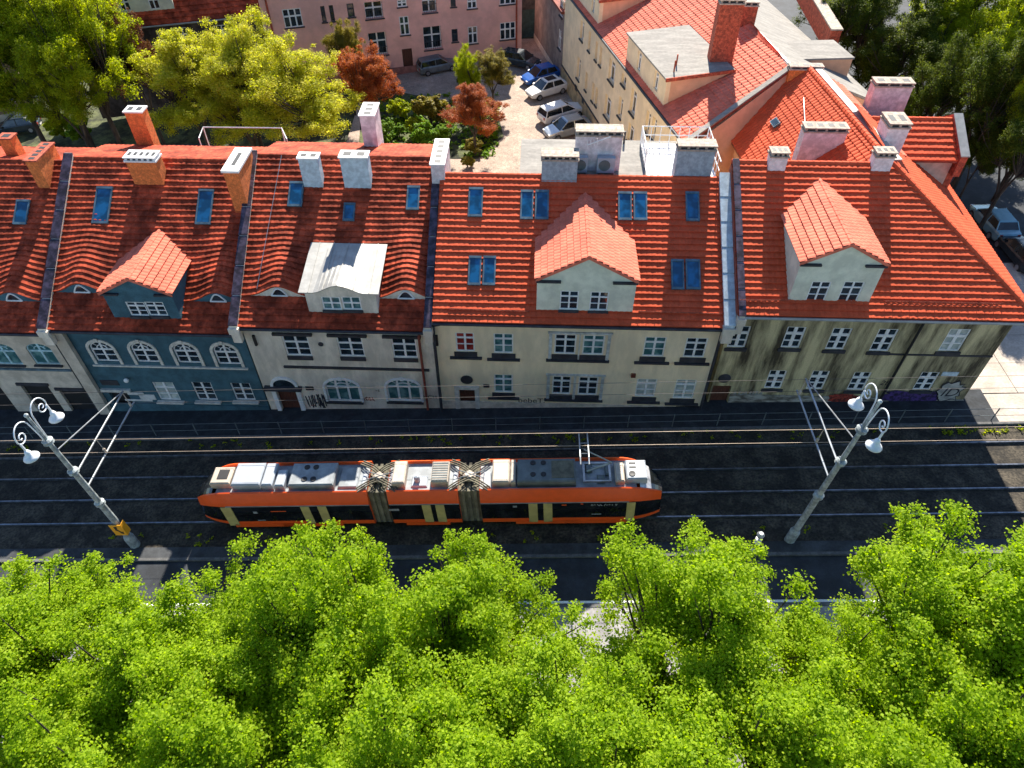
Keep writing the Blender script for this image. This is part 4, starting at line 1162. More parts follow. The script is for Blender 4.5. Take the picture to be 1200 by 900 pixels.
def shed_dormer(shift):
    foot = hit(777, 124, E1z, vnn)
    fd = Facade((foot.x, foot.y), FY.d)
    ztop = fd.px(778.7, 87)[1]
    sA = fd.px(740.8, 38)[0]; sA = (AZ(740.8, 38, ztop) - fd.o).dot(fd.d)
    depth = 4.6
    sh = ed * shift
    P = lambda s_, o_, z: fd.P(s_, z, -o_) + sh
    ops = []
    for u, vt, vb in ((749, 60, 84), (769, 83, 107)): ops.append(far_win(fd, yh, u, vt, vb, wm=.75))
    fs = Facade(((fd.o + sh).x, (fd.o + sh).y), fd.d)
    mb = wall(fs, None, sA, 0, foot.z - 1.2, ztop - .12, ops, M_yellow, depth=.2, thick=.3, build=False)
    d_ = mb.build('dormer', M_yellow, yh)
    for s0, s1 in ((sA, sA + .2), (-.2, 0)):
        mb = MB(); mb.hexa([P(s0, .301, foot.z - 1.2), P(s1, .301, foot.z - 1.2), P(s1, depth, foot.z - .2), P(s0, depth, foot.z - .2), P(s0, .301, ztop - .12), P(s1, .301, ztop - .12), P(s1, depth, ztop - .12), P(s0, depth, ztop - .12)])
        mb.build('cheek_wall', M_peach, d_)  # cheeks take the shaded peach tone, the dormer front stays yellow
    mb = MB(); mb.hexa([P(sA - .1, -.15, ztop - .118), P(.12, -.15, ztop - .118), P(.12, depth, ztop + .05), P(sA - .1, depth, ztop + .05), P(sA - .1, -.15, ztop), P(.12, -.15, ztop), P(.12, depth, ztop + .17), P(sA - .1, depth, ztop + .17)])
    mb.build('dormer_roof', M_felt, d_)
    mb = MB(); mb.hexa([P(.121, -.15, ztop - .2), P(.22, -.15, ztop - .2), P(.22, depth, ztop), P(.121, depth, ztop), P(.121, -.15, ztop + .03), P(.22, -.15, ztop + .03), P(.22, depth, ztop + .2), P(.121, depth, ztop + .2)])
    mb.build('edge_trim', M_brickred, d_)
    for o in ops: window(fs, d_, o, M_white, M_glass, rec=.18, rows=(.68,), parts=False)
    for s_, o_ in ((-1.6, 1.2), (-0.7, .7)):
        mb = MB(); p = P(s_, o_, ztop); mb.tube((p, p + V((0, 0, .75))), .05, 6); mb.build('vent_pipe', M_brickred, d_)
    return ztop, P, depth, (AZ(740.8, 38, ztop) - fd.o).length
ztop, PD, dd, dw = shed_dormer(0.0)
shed_dormer(dw + 1.6)
q = PD(-0.25, 4.5, ztop); chimney(yh, 0, 0, 0, 0, 1.0, M_brickred, M_conc, 3, x=q.x - .55, y=q.y + .9, zb=ztop - 1, zt=ZR + 2.9, wide=1.5)
q = ext(R1, R2, .62); chimney(yh, 0, 0, 0, 0, .9, M_brickred, M_conc, 2, x=q.x - .3, y=q.y - .4, zb=ZR - 1, zt=ZR + 1.5, wide=1.0)
# parapet and flat topped bay on the far slope
p0_, p1_ = AZ(972, 44, ZR - 1.6), AZ(946, 0, ZR - 1.6)
mb = MB(); mb.obox(p0_ + V((0, 0, -1)), ext(p0_, p1_, 1.5) - p0_, V((.75, 0, 0)), V((0, 0, 1.5))); pw = mb.build('parapet_wall', M_brickred, yh)
mb = MB(); mb.obox(p0_ + V((-.06, -.06, .502)), ext(p0_, p1_, 1.5) - p0_, V((.87, 0, 0)), V((0, 0, .1))); mb.build('capping', M_conc, pw)
zt_ = ZR - 0.9
c_ = [AZ(931, 69, zt_), AZ(1000, 67, zt_), AZ(976, 47, zt_), AZ(918, 48, zt_)]
mb = MB(); mb.hexa([V((p.x, p.y, -.5)) for p in c_] + [V((p.x, p.y, zt_ - .12)) for p in c_]); bay = mb.build('rear_bay', M_peach, yh)
cc = sum(c_, V((0, 0, 0))) / 4
mb = MB(); e_ = [cc + (p - cc) * 1.04 for p in c_]; mb.hexa([V((p.x, p.y, zt_ - .118)) for p in e_] + [V((p.x, p.y, zt_)) for p in e_]); mb.build('flat_roof', M_felt, bay)
chimney(yh, 0, 0, 0, 0, .5, M_brick, M_conc, 3, x=R1.x + .7, y=R1.y - .45, zb=ZR - 2.4, zt=ZR + .25, wide=2.0, sink=.1, tall=.1)

# rear wing of the corner house with its long slope towards the courtyard
A_ = V((h4.xr - .1, h4.yr + .3, h4.zr)); B_ = AZ(947, 78, h4.zr)
rw = (B_ - A_); rdir = rw.normalized(); west = V((-rdir.y, rdir.x, 0))
tw_ = 0.8; drop = 4.6
lowA, lowB = A_ + west * drop + V((0, 0, -tw_ * drop)), B_ + west * drop * 1.0 + V((0, 0, -tw_ * drop))
wg = thing('rear_wing', 'orange roofed rear wing of the corner house with a lilac chimney on its slope', 'house wing', (15, 38, gz(15)))
A2_ = A_ + rdir * 2.6; eastA, eastB = A2_ - west * 2.6 + V((0, 0, -1.3)), B_ - west * 2.6 + V((0, 0, -1.3))
mb = MB()
dn = V((0, 0, -.15))
mb.poly([lowA, A_, B_, lowB]); mb.poly([A2_, eastA, eastB, B_]); mb.poly([lowA + dn, lowB + dn, B_ + dn, A_ + dn]); mb.poly([A2_ + dn, B_ + dn, eastB + dn, eastA + dn])
mb.poly([lowA, lowB, lowB + dn, lowA + dn]); mb.poly([eastA, eastA + dn, eastB + dn, eastB]); mb.poly([lowA, lowA + dn, A_ + dn, A_]); mb.poly([A2_, A2_ + dn, eastA + dn, eastA]); mb.poly([lowB, B_, B_ + dn, lowB + dn]); mb.poly([B_, eastB, eastB + dn, B_ + dn])
wr = mb.build('roof', M_tile_under, wg)
bv = A_ - lowA
tiles(lowA, rdir, bv, [(0, 0), (rw.length, 0), (rw.length, bv.length), (0, bv.length)], M_tile_new, wr, course=.38, tw=.3, amp=.045, lift=.05, seed=11)
bv2 = A2_ - eastA; rw2 = (B_ - A2_).length
tiles(eastA, rdir, bv2, [(0, 0), (rw2, 0), (rw2, bv2.length), (0, bv2.length)], M_tile_mid, wr, course=.38, tw=.3, seed=12)
ridge_caps(A_ + V((0, 0, .05)), B_ + V((0, 0, .05)), M_tile_new, wr, r=.17)
mb = MB(); mb.obox(A_ - west * .25 + V((0, 0, .0)), rw, -west * .42, V((0, 0, .06)) - west * 0); mb.build('flashing', M_zinc, wr)
mb = MB()
pts = [lowA + west * -.3 + dn, A_ + dn, eastA + west * .3 + dn]
foot_ = [V((lowA.x + .3, lowA.y, -.3)), V((lowB.x + .3, lowB.y, -.3)), V((eastB.x - .3, eastB.y, -.3)), V((eastA.x - .3, eastA.y, -.3))]
tops = [V((p.x, p.y, lowA.z + .06)) for p in foot_]
mb.hexa(foot_ + [V((p.x, p.y, lowA.z + .05)) for p in foot_])
mb.build('wall', M_peach, wg)
wn_ = west.normalized(); pw_n = bv.cross(rdir).normalized(); pw_n = pw_n if pw_n.z > 0 else -pw_n
chimney(wg, 958, 186, 151, 49, .7, M_chimpink, M_conc, 4, plane=(lowA, pw_n), tall=.14)
pe_n = bv2.cross(rdir).normalized(); pe_n = pe_n if pe_n.z > 0 else -pe_n
chimney(wg, 1033, 141, 98, 43, .8, M_chimpink, M_conc, 3, plane=(eastA, pe_n), tall=.14)
chimney(wg, 1043, 178, 146, 24, 1.3, M_chimwhite, M_conc, 2, plane=(eastA, pe_n), tall=.14, along='y')
p = hit(908, 152, lowA, pw_n); mb = MB(); mb.obox(p + pw_n * .1, rdir * .75, bv.normalized() * .45, pw_n * .12); sk = mb.build('skylight', M_skyframe, wg)
mb = MB(); mb.obox(p + pw_n * .221 + rdir * .08 + bv.normalized() * .06, rdir * .59, bv.normalized() * .33, pw_n * .012); mb.build('glass', M_glass, sk)
mb = MB(); p = hit(945, 165, lowA, pw_n); mb.tube((p + pw_n * .1, p + pw_n * .3 + rdir * 3.4 + bv.normalized() * 1.2), .02, 5); mb.build('lightning_wire', M_steel, wg)

# small house to the right of the wing
yA_ = 37.0
eL, eR = AY(1066, 191, yA_), AY(1124, 186, yA_)
sm = thing('small_house', 'small house with a tiled roof and raised side parapet in front of the dark trees', 'house', ((eL.x + eR.x) / 2, yA_ + .4, gz(eL.x)))
tA = .55; npl = V((0, -tA, 1)).normalized(); zE_ = (eL.z + eR.z) / 2
pr = hit(1082, 139, V((0, yA_, zE_)), npl)
x0_, x1_ = eL.x - 2.2, eR.x
mb = MB(); mb.prism([V((x0_, yA_, zE_ - .12)), V((x0_, yA_, zE_ - .03)), V((x0_, pr.y, pr.z - .03)), V((x0_, pr.y + 3, pr.z - 2)), V((x0_, pr.y + 3, zE_ - .12))], V((x1_ - x0_, 0, 0))); sr = mb.build('roof', M_tile_under, sm)
bb = V((0, pr.y - yA_, pr.z - zE_)); tiles(V((0, yA_, zE_)), (1, 0, 0), bb, [(x0_, 0), (x1_, 0), (x1_, bb.length), (x0_, bb.length)], M_tile_new, sr, seed=14, course=.4)
ridge_caps((x0_, pr.y, pr.z + .03), (x1_, pr.y, pr.z + .03), M_tile_new, sr)
mb = MB(); mb.box(x0_ + .1, x1_ - .02, yA_ + .35, pr.y + 2.8, -.3, zE_ - .14); mb.build('wall', mat('dull_peach_plaster', (0.60, 0.42, 0.32), rough=.95, amt=.08), sm)
mb = MB(); mb.prism([V((x1_ + .01, yA_ - .1, zE_ - .9)), V((x1_ + .01, yA_ - .1, zE_ + .3)), V((x1_ + .01, pr.y, pr.z + .3)), V((x1_ + .01, pr.y + 3, pr.z - 1.6)), V((x1_ + .01, pr.y + 3, -.3)), V((x1_ + .01, yA_ + .4, -.3)), V((x1_ + .01, yA_ + .4, zE_ - .9))], V((.4, 0, 0))); pw2 = mb.build('side_parapet', M_brickred, sm)
mb = MB(); mb.obox(V((x1_ - .03, yA_ - .12, zE_ + .302)), V((.5, 0, 0)), V((0, pr.y - yA_ + .1, pr.z - zE_)), V((0, 0, .06))); mb.build('capping', M_zinc, pw2)

# brown house wall beyond the yellow one, on the same building line
bh = thing('brown_house', 'taupe rendered house wall between the yellow house and the shaded passage', 'house', FY.P(-9, 0, -3))
bw = [far_win(FY, bh, 658, 0, 20, wm=1.0), far_win(FY, bh, 656, 34, 58, wm=1.0)]
wall(FY, bh, -16, -4.25, -.6, 6.4, bw, M_taupe, depth=.2)
for o in bw: window(FY, bh, o, M_white, M_glass, rec=.1, rows=(.6,), sill=M_dark)
mb = MB(); FY.slab(mb, -16, -4.25, 6.35, 6.6, -6, .3); mb.build('roof', M_tile_under, bh)
band(FY, bh, -16, -4.26, -.5, FY.px(650, 78)[1], .05, M_greyplaster, 'plinth')

# pink house closing the courtyard
pA_, pB_ = GP(470, 86), GP(611, 62)
FP = Facade((pA_.x, pA_.y), (pB_ - pA_))
sR = (pB_ - pA_).length
sL = FP.px(312, 40)[0]
ph = thing('pink_house', 'pink rendered house with rows of white windows and recessed balconies behind the courtyard', 'house', FP.P(0, 0, -4))
pw3 = []
for u, vt, vb, w in ((343, 10, 32, 22), (379, 7, 26, 5), (389, 6, 25, 5), (411, 4, 20, 8), (438, 2, 22, 21), (471, 0, 8, 11), (503, -8, 15, 17), (531, -4, 8, 6), (553, -4, 10, 11), (595, -8, 5, 19),
                     (388, 52, 71, 5), (417, 47, 64, 8), (443, 38, 65, 21), (474, 19, 41, 11), (507, 31, 58, 21), (533, 34, 49, 7), (554, 31, 51, 11), (595, 26, 46, 18), (478, 57, 81, 12)):
    pw3.append(far_win(FP, ph, u, vt, vb, wpx=w))
wall(FP, ph, sL, sR, -1.5, 8.0, pw3, M_pink, depth=.45, thick=.6)
for i, o in enumerate(pw3):
    if i == 18:
        mb = MB(); FP.slab(mb, o[0] + .01, o[1] - .01, o[2], o[3] - .005, -.4, -.3); mb.build('door', M_brownwood, ph); continue
    balc = i in (4, 6, 12, 14)
    window(FP, ph, o, M_white if (o[1] - o[0]) > .75 or i == 13 else M_dark, M_glass, rec=.42 if balc else .1, rows=(.6,), cols=3 if (o[1] - o[0]) > 1.6 and not balc else (2 if o[1] - o[0] > .75 else 1), sill=M_dark, bar=.07, border=.08)
    if balc:
        mb = MB()
        for k in range(9): x = o[0] + (o[1] - o[0]) * k / 8; mb.tube((FP.P(x, o[2] + .02, -.05), FP.P(x, o[2] + .75, -.05)), .018, 4)
        mb.tube((FP.P(o[0], o[2] + .78, -.05), FP.P(o[1], o[2] + .78, -.05)), .03, 5); mb.build('balcony_railing', M_dark, ph)
mb = MB(); FP.slab(mb, sL - .2, sR + .2, 7.9, 8.15, -9, .4); mb.build('roof', M_tile_under, ph)
mb = MB(); FP.slab(mb, sR - .5, sR - .02, -1.5, 7.88, -9, -.36); mb.build('side_wall', M_pink, ph)
for u in (318, 605):
    a, _ = FP.px(u, 30); pipe(type('R', (), {'root': ph}), [FP.P(a, 7.8, .1), FP.P(a, -.6, .1)], M_brickred, .09)
band(FP, ph, sL, sR, -1.2, FP.px(540, 70)[1], .04, mat('pink_plinth', (0.36, 0.15, 0.12), rough=.95, amt=.15), 'plinth')
# passage closed by a dark wall: the gap's shade put into its colour
gp0 = FP.P(sR + .05, 0, -4.5)
FG = Facade((gp0.x, gp0.y), FP.d)
gwh = thing('passage_wall', 'dark wall filling the passage beside the pink house, shade put into its colour', 'wall', FG.P(2, 0, 0))
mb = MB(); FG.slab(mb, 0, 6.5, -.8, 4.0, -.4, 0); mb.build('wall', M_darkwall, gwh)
mb = MB(); FG.slab(mb, 1.2, 3.6, -.8, 2.6, .003, .06); mb.build('gate', mat('gate_green', (0.04, 0.07, 0.06)), gwh)

# dark walled house with dark red roof, left of the pink one
FD2 = Facade((FP.P(sL - .06, 0, -1.0).x, FP.P(sL - .06, 0, -1.0).y), FP.d)
dh = thing('dark_house', 'dark walled house with dark red roof and pale dormer behind the yellow tree', 'house', FD2.P(-6, 0, -3))
zE2 = FD2.px(240, 22)[1]
dw_ = [far_win(FD2, dh, 191, 36, 55, wpx=9), far_win(FD2, dh, 216, 32, 55, wpx=11), far_win(FD2, dh, 261, 29, 46, wpx=18)]
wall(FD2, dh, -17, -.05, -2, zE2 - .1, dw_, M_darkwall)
for o in dw_: window(FD2, dh, o, M_white, M_glass, rec=.1, rows=(.65,), sill=M_dark)
bk = FD2.n * -1
o_ = FD2.P(-17, zE2, .35); bv3 = bk * 5.0 + V((0, 0, 4.6))
mb = MB(); mb.prism([o_ - V((0, 0, .14)), o_ - V((0, 0, .03)), o_ + bv3 - V((0, 0, .03)), o_ + bk * 9 + V((0, 0, -.14))], FD2.d * 17); dr_ = mb.build('roof', M_tile_under, dh)
tiles(o_, FD2.d, bv3, [(0, 0), (17, 0), (17, bv3.length), (0, bv3.length)], M_tile_old, dr_, course=.5, tw=.4, lift=.08)
mb = MB(); mb.tube((FD2.P(-17, zE2 - .08, .42), FD2.P(0, zE2 - .08, .42)), .08, 6); mb.build('gutter', M_zinc, dr_)
foot2 = FD2.P(0, 0, -.6); FDD = Facade((foot2.x, foot2.y), FD2.d)
wd = [far_win(FDD, dh, 146, -3, 13, wpx=12), far_win(FDD, dh, 180, -6, 11, wpx=12)]
a1_ = FDD.px(203, 5)[0]
mbw = wall(FDD, None, -17, a1_, zE2 + .3, zE2 + 4.2, wd, M_mint, depth=.12, build=False); dd2 = mbw.build('dormer', M_mint, dh)
for o in wd: window(FDD, dd2, o, M_white, M_glass, rec=.1, rows=(.65,), parts=False)
mb = MB(); FDD.slab(mb, -17, a1_ + .2, zE2 + 4.1, zE2 + 4.3, -4, .3); mb.build('dormer_roof', M_tile_old, dd2)

# brown house at the left edge
bA, bB = GP(0, 148), GP(62, 131)
FB = Facade((bA.x, bA.y), (bB - bA))
lb = thing('brown_house', 'brown rendered house at the left edge with white windows above the black car', 'house', FB.P(-1, 0, -3))
lw = [far_win(FB, lb, 5, 100, 120, wpx=15), far_win(FB, lb, 42, 99, 114, wpx=13)]
sB = FB.px(45, 133)[0]
wall(FB, lb, -9, sB, -3.5, 7.5, lw, M_brown)
for o in lw: window(FB, lb, o, M_white, M_glass, rec=.08, rows=(.6,), cols=3, sill=M_white)
mb = MB(); mb.prism([FB.P(-9, 7.4, .4), FB.P(-9, 7.6, .4), FB.P(-9, 11, -4.5), FB.P(-9, 7.4, -9)], FB.d * (9.2 + sB)); mb.build('roof', M_tile_old, lb)
mb = MB(); FB.slab(mb, -9, sB - .02, -3.5, 7.35, -8.5, -.36); mb.build('side_wall', M_brown, lb)
band(FB, lb, -9, sB, -3.4, -1.6, .05, M_sand, 'plinth')

# ---------------------------------------------------------------- orange tram on the nearer track
TCX = -4.78
tram = thing('tram', 'orange three section tram with black windows and grey roof boxes standing in the shaded street', 'tram',
             (TCX, sy(20.2, TCX), gz(TCX) + 0.13), local=True, rot=(0, -math.atan(GRADE), math.atan(SKEW)))
def tx(u, v=558, y=20.1): return AY(u, v, y).x - TCX
HL = 11.25
WB, WT, RT = 0.62, 1.86, 2.78        # window band bottom, top, roof rim
def tsec(x):
    """half outline of the body at x: list of (y, z) from the skirt up to the roof tray"""
    t = max(0.0, (abs(x) - (HL - 2.0)) / 2.0)
    w = 1.06 * (1 - 0.40 * t ** 2.4); k = 1 - 0.16 * t ** 2
    zr = RT - 0.95 * t ** 2.2
    zw = min(WT, zr - 0.12); zw = WT - 0.55 * t ** 2.2
    return [(w * .93, .20 + .12 * t), (w, .34 + .1 * t), (w, WB), (w * k * .995, zw), (w * k * .97, zw + (zr - zw) * .25), (w * k * .86, zr - .03), (w * k * .80, zr)]
secs = [(-HL, tx(436)), (tx(459), tx(541)), (tx(566), HL)]
def loft(xs, ia, ib, out=0.0, sides=(1, -1)):
    mb = MB()
    for s_ in sides:
        rows = [[V((x, s_ * (p[0] + out), p[1])) for p in tsec(x)[ia:ib + 1]] for x in xs]
        for i in range(len(xs) - 1):
            for j in range(ib - ia):
                q = (rows[i][j], rows[i + 1][j], rows[i + 1][j + 1], rows[i][j + 1])
                mb.poly(q if s_ < 0 else q[::-1])
    return mb
def xs_of(a, b):
    n = max(2, int((b - a) / .25)); return [a + (b - a) * i / n for i in range(n + 1)]
doors = [(tx(262), tx(274), 1), (tx(355), tx(385), 2), (tx(497), tx(523), 2), (tx(622), tx(650), 2), (tx(738), tx(748), 1)]
for si, (a, b) in enumerate(secs):
    xs = xs_of(a, b)
    mb = loft(xs, 0, 2); mb2 = loft(xs, 3, 6); mb.raw(mb2.v, mb2.f)
    # tray: inner rim and roof floor
    for x0, x1 in zip(xs[:-1], xs[1:]):
        r0, r1 = tsec(x0)[6], tsec(x1)[6]
        f0, f1 = min(RT - .18, r0[1] - .02), min(RT - .18, r1[1] - .02)
        for s_ in (1, -1):
            mb.poly((V((x0, s_ * r0[0], r0[1])), V((x1, s_ * r1[0], r1[1])), V((x1, s_ * (r1[0] - .03), f1)), V((x0, s_ * (r0[0] - .03), f0))))
    for xe in (a, b):
        sc = tsec(xe); pts = [V((xe, y, z)) for y, z in sc] + [V((xe, -y, z)) for y, z in sc[::-1]]
        mb.poly(pts)
    body = mb.build('body_section', M_orange, tram)
    mb = MB()
    for x0, x1 in zip(xs[:-1], xs[1:]):
        r0, r1 = tsec(x0)[6], tsec(x1)[6]; f0, f1 = min(RT - .18, r0[1] - .02), min(RT - .18, r1[1] - .02)
        if max(abs(x0), abs(x1)) > HL - 1.15: continue
        mb.poly((V((x0, -r0[0] + .03, f0)), V((x1, -r1[0] + .03, f1)), V((x1, r1[0] - .03, f1)), V((x0, r0[0] - .03, f0))))
    mb.build('roof_floor', M_troof, body)
    for q in (1, -1): loft(xs, 2, 3, sides=(q,)).build('window_band', M_tglass, body)
    lm = MB()
    for s_ in (1, -1):
        y = s_ * (tsec(0)[3][0] + .012)
        lm.box(max(a, -HL + 1.6), min(b, HL - 1.6), min(y, y - .02 * s_), max(y, y - .02 * s_), WT - .01, WT + .045)
    lm.build('trim_strip', M_troof, body, kind='stuff')
    sk = MB()
    for s_ in (1, -1):
        for x0, x1 in ((a + 1.6, a + 4.6), (b - 4.6, b - 1.6)) if b - a > 6 else ((a + .6, b - .6),):
            if s_ > 0: sk.box(x0, x1, 1.0, 1.085, .16, .42)
            else: sk.box(x0, x1, -1.085, -1.0, .16, .42)
    sk.build('bogie_cover', M_orange, body, kind='stuff')
for x0, x1, nl in doors:
    for s_ in (-1, 1):
        L = (x1 - x0)
        lw_ = .42 if nl == 2 else L
        for k in range(nl):
            xa_ = x0 if k == 0 else x1 - lw_
            mb = MB(); ys = sorted((s_ * 1.052, s_ * 1.085)); mb.box(xa_, xa_ + lw_, ys[0], ys[1], .3, WT - .02); dl = mb.build('door_leaf', M_door, tram)
        if nl == 2:
            mb = MB(); ys = sorted((s_ * 1.045, s_ * 1.07)); mb.box(x0 + lw_ + .005, x1 - lw_ - .005, ys[0], ys[1], .3, WT - .03); mb.build('door_glass', M_tglass, tram)
# windscreens and noses
for s_ in (-1, 1):
    mb = MB()
    xs = [s_ * (HL - 1.12 + 1.12 * i / 6) for i in range(7)]
    rows = []
    for x in xs:
        sc = tsec(x); zr = sc[6][1]; w = sc[6][0]
        rows.append([V((x + s_ * .012, w * q, zr + .012 + .10 * (1 - q * q))) for q in (-1, -.6, -.2, .2, .6, 1)])
    mg_ = MB()
    for i in range(6):
        for j in range(5):
            q = (rows[i][j], rows[i + 1][j], rows[i + 1][j + 1], rows[i][j + 1]); (mg_ if i >= 3 or s_ < 0 else mb).poly(q if s_ > 0 else q[::-1])
    if s_ > 0: mb.build('nose_top', M_silver, tram, smooth=True)
    mg_.build('upper_windscreen', M_tglass, tram, smooth=True)
    sc = tsec(s_ * HL); mb = MB()
    x = s_ * (HL + .008)
    pts = [V((x, -sc[3][0] * .95, sc[2][1] + .25)), V((x, sc[3][0] * .95, sc[2][1] + .25)), V((x, sc[5][0] * .95, sc[6][1] - .02)), V((x, -sc[5][0] * .95, sc[6][1] - .02))]
    mb.poly(pts if s_ > 0 else pts[::-1]); mb.build('windscreen', M_tglass, tram)
    for q in (-1, 1):
        mb = MB(); mb.lathe(V((x, q * sc[1][0] * .72, .55)), ((.09, 0), (.10, .02), (.02, .03)), 10, axis=(s_, 0, 0)); mb.build('headlight', M_white, tram)
# bellows between the sections
for a, b in ((secs[0][1], secs[1][0]), (secs[1][1], secs[2][0])):
    mb = MB(); n = 7
    for i in range(n):
        x0 = a + (b - a) * i / n; w = .98 if i % 2 else .90; h_ = 2.60 if i % 2 else 2.52
        mb.hexa([(x0, -w, .3), (x0 + (b - a) / n, -w, .3), (x0 + (b - a) / n, w, .3), (x0, w, .3), (x0, -w * .86, h_), (x0 + (b - a) / n, -w * .86, h_), (x0 + (b - a) / n, w * .86, h_), (x0, w * .86, h_)])
    bl = mb.build('bellows', M_bellows, tram)
    c = (a + b) / 2
    for s_ in (-1, 1):
        for t_ in (-1, 1):
            mb = MB()
            for o in (0, .1, .2):
                mb.tube([V((c + s_ * (1.0 - o * .5 - .95 * math.sin(k / 6 * 1.35)), t_ * (.10 + o + .62 * (1 - k / 6) ** 1.3), 2.75 + .12 * math.sin(k / 6 * math.pi) + .02 * o)) for k in range(7)], .035, 6)
            mb.build('roof_hose', M_bellows, bl, kind='stuff')
    mb = MB(); mb.tube((V((c - .75, -.4, 2.9)), V((c + .75, .1, 2.95))), .025, 5); mb.tube((V((c - .75, .25, 2.9)), V((c + .75, -.35, 2.95))), .025, 5); mb.build('link_rod', M_steel, bl)
    mb = MB(); mb.lathe(V((c, 0, 2.6)), ((.32, 0), (.32, .12), (.2, .22)), 12); mb.build('turntable', M_tbeige, bl)
# roof boxes
def rbox(u0, u1, y0, y1, h_, m, name='roof_box', base=RT - .17, fans=(), chamfer=.06):
    x0, x1 = tx(u0), tx(u1); mb = MB(); c = chamfer
    mb.hexa([(x0, y0, base), (x1, y0, base), (x1, y1, base), (x0, y1, base), (x0, y0, base + h_ - c), (x1, y0, base + h_ - c), (x1, y1, base + h_ - c), (x0, y1, base + h_ - c)])
    mb.hexa([(x0 + .002, y0 + .002, base + h_ - c + .001), (x1 - .002, y0 + .002, base + h_ - c + .001), (x1 - .002, y1 - .002, base + h_ - c + .001), (x0 + .002, y1 - .002, base + h_ - c + .001), (x0 + c, y0 + c, base + h_), (x1 - c, y0 + c, base + h_), (x1 - c, y1 - c, base + h_), (x0 + c, y1 - c, base + h_)])
    o = mb.build(name, m, tram)
    for fx, fy, r in fans:
        mf = MB(); mf.lathe(V((x0 + (x1 - x0) * fx, y0 + (y1 - y0) * fy, base + h_ + .001)), ((r, 0), (r, .03), (r * .75, .031), (r * .3, .02)), 14); mf.build('fan', M_black, o)
    return o
b_ = rbox(255, 278, -.5, .5, .42, M_tbeige, 'roof_hatch', fans=())
mb = MB(); mb.box(tx(262), tx(274), -.25, .3, RT + .251, RT + .27); mb.build('hatch_opening', M_black, b_)
rbox(281, 314, -.66, .66, .5, M_twhite); rbox(315, 328, -.66, .66, .46, M_twhite); rbox(330, 341, -.66, .3, .40, M_twhite)
rbox(346, 398, -.66, .66, .42, M_troof, 'air_conditioner', fans=((.34, .78, .14), (.54, .78, .14), (.34, .25, .14), (.54, .25, .14)))
rbox(401, 424, -.6, .6, .10, M_troof, 'roof_panel')
rbox(465, 480, -.66, .66, .46, M_tbeige); 
mb = MB(); mb.lathe(V((tx(493), -.25, RT - .17)), ((.15, 0), (.15, .3), (.1, .4), (.02, .44)), 12); mb.build('aerial_dome', M_twhite, tram)
lv = rbox(510, 530, -.6, .6, .46, M_tbeige, 'louvre_box')
mb = MB()
for k in range(8): mb.box(tx(511), tx(529), -.55 + k * .14, -.48 + k * .14, RT + .291, RT + .31)
mb.build('louvre', M_tdark, lv, kind='stuff')
rbox(486, 505, -.6, .05, .08, M_twhite, 'roof_panel')
rbox(581, 601, -.66, .66, .46, M_tbeige); rbox(602, 608, -.66, .66, .44, M_tbeige)
rbox(610, 678, -.68, .66, .46, M_tdark, 'air_conditioner', fans=((.27, .8, .13), (.45, .8, .13), (.27, .3, .13), (.45, .3, .13)))
mb = MB(); mb.box(tx(650), tx(676), -.5, .5, RT + .291, RT + .31); mb.build('service_panel', M_bellows, tram)
rbox(724, 735, -.6, .5, .3, M_tbeige)
wa = rbox(737, 761, -.55, .55, .40, M_twhite, 'air_conditioner', fans=((.28, .25, .16),))
for y0 in (.05, .28):
    mb = MB(); mb.box(tx(741), tx(749), y0, y0 + .1, RT + .231, RT + .245); mb.build('vent', M_black, wa)
for k, (u0, u1) in enumerate(((428, 434), (461, 464), (570, 579), (534, 540))):
    rbox(u0, u1, -.7, .2, .12, M_twhite, 'roof_panel')
# pantograph raised to the contact wire
px0, px1 = tx(684), tx(722); zb_ = RT
pg = MB(); pg.box(px0 + .1, px1 - .1, -.55, -.48, zb_ - .05, zb_ + .06); pg.box(px0 + .1, px1 - .1, .48, .55, zb_ - .05, zb_ + .06); pg.box(px0 + .1, px0 + .2, -.479, .479, zb_ - .04, zb_ + .05); pg.box(px1 - .2, px1 - .1, -.479, .479, zb_ - .04, zb_ + .05)
pan = pg.build('pantograph', M_steel, tram)
mb = MB()
knee = V((px1 - .1, 0, zb_ + .75)); head = V((px0 + .12, 0, 4.62))
mb.tube((V((px0 + .3, 0, zb_ + .1)), knee), .05, 6); mb.tube((knee, head - V((0, 0, .1))), .035, 6); mb.tube((V((px0 + .5, .2, zb_ + .1)), knee - V((.1, 0, .05))), .025, 5)
mb.build('pantograph_arm', M_steel, pan)
for dx in (-.19, .19):
    mb = MB(); mb.tube([V((head.x + dx, y, 4.66 - (.22 * max(0, abs(y) - .55)))) for y in (-.9, -.55, 0, .55, .9)], .035, 6); mb.build('contact_strip', M_steel, pan)
mb = MB(); mb.tube((V((head.x - .19, .3, 4.6)), V((head.x + .19, .3, 4.6))), .02, 5); mb.tube((V((head.x - .19, -.3, 4.6)), V((head.x + .19, -.3, 4.6))), .02, 5); mb.build('head_frame', M_steel, pan)
for u0, u1, y0, y1 in ((690, 698, .1, .5), (703, 712, -.5, -.1), (713, 719, -.1, .4)): rbox(u0, u1, y0, y1, .18, M_tdark, 'insulator_box')
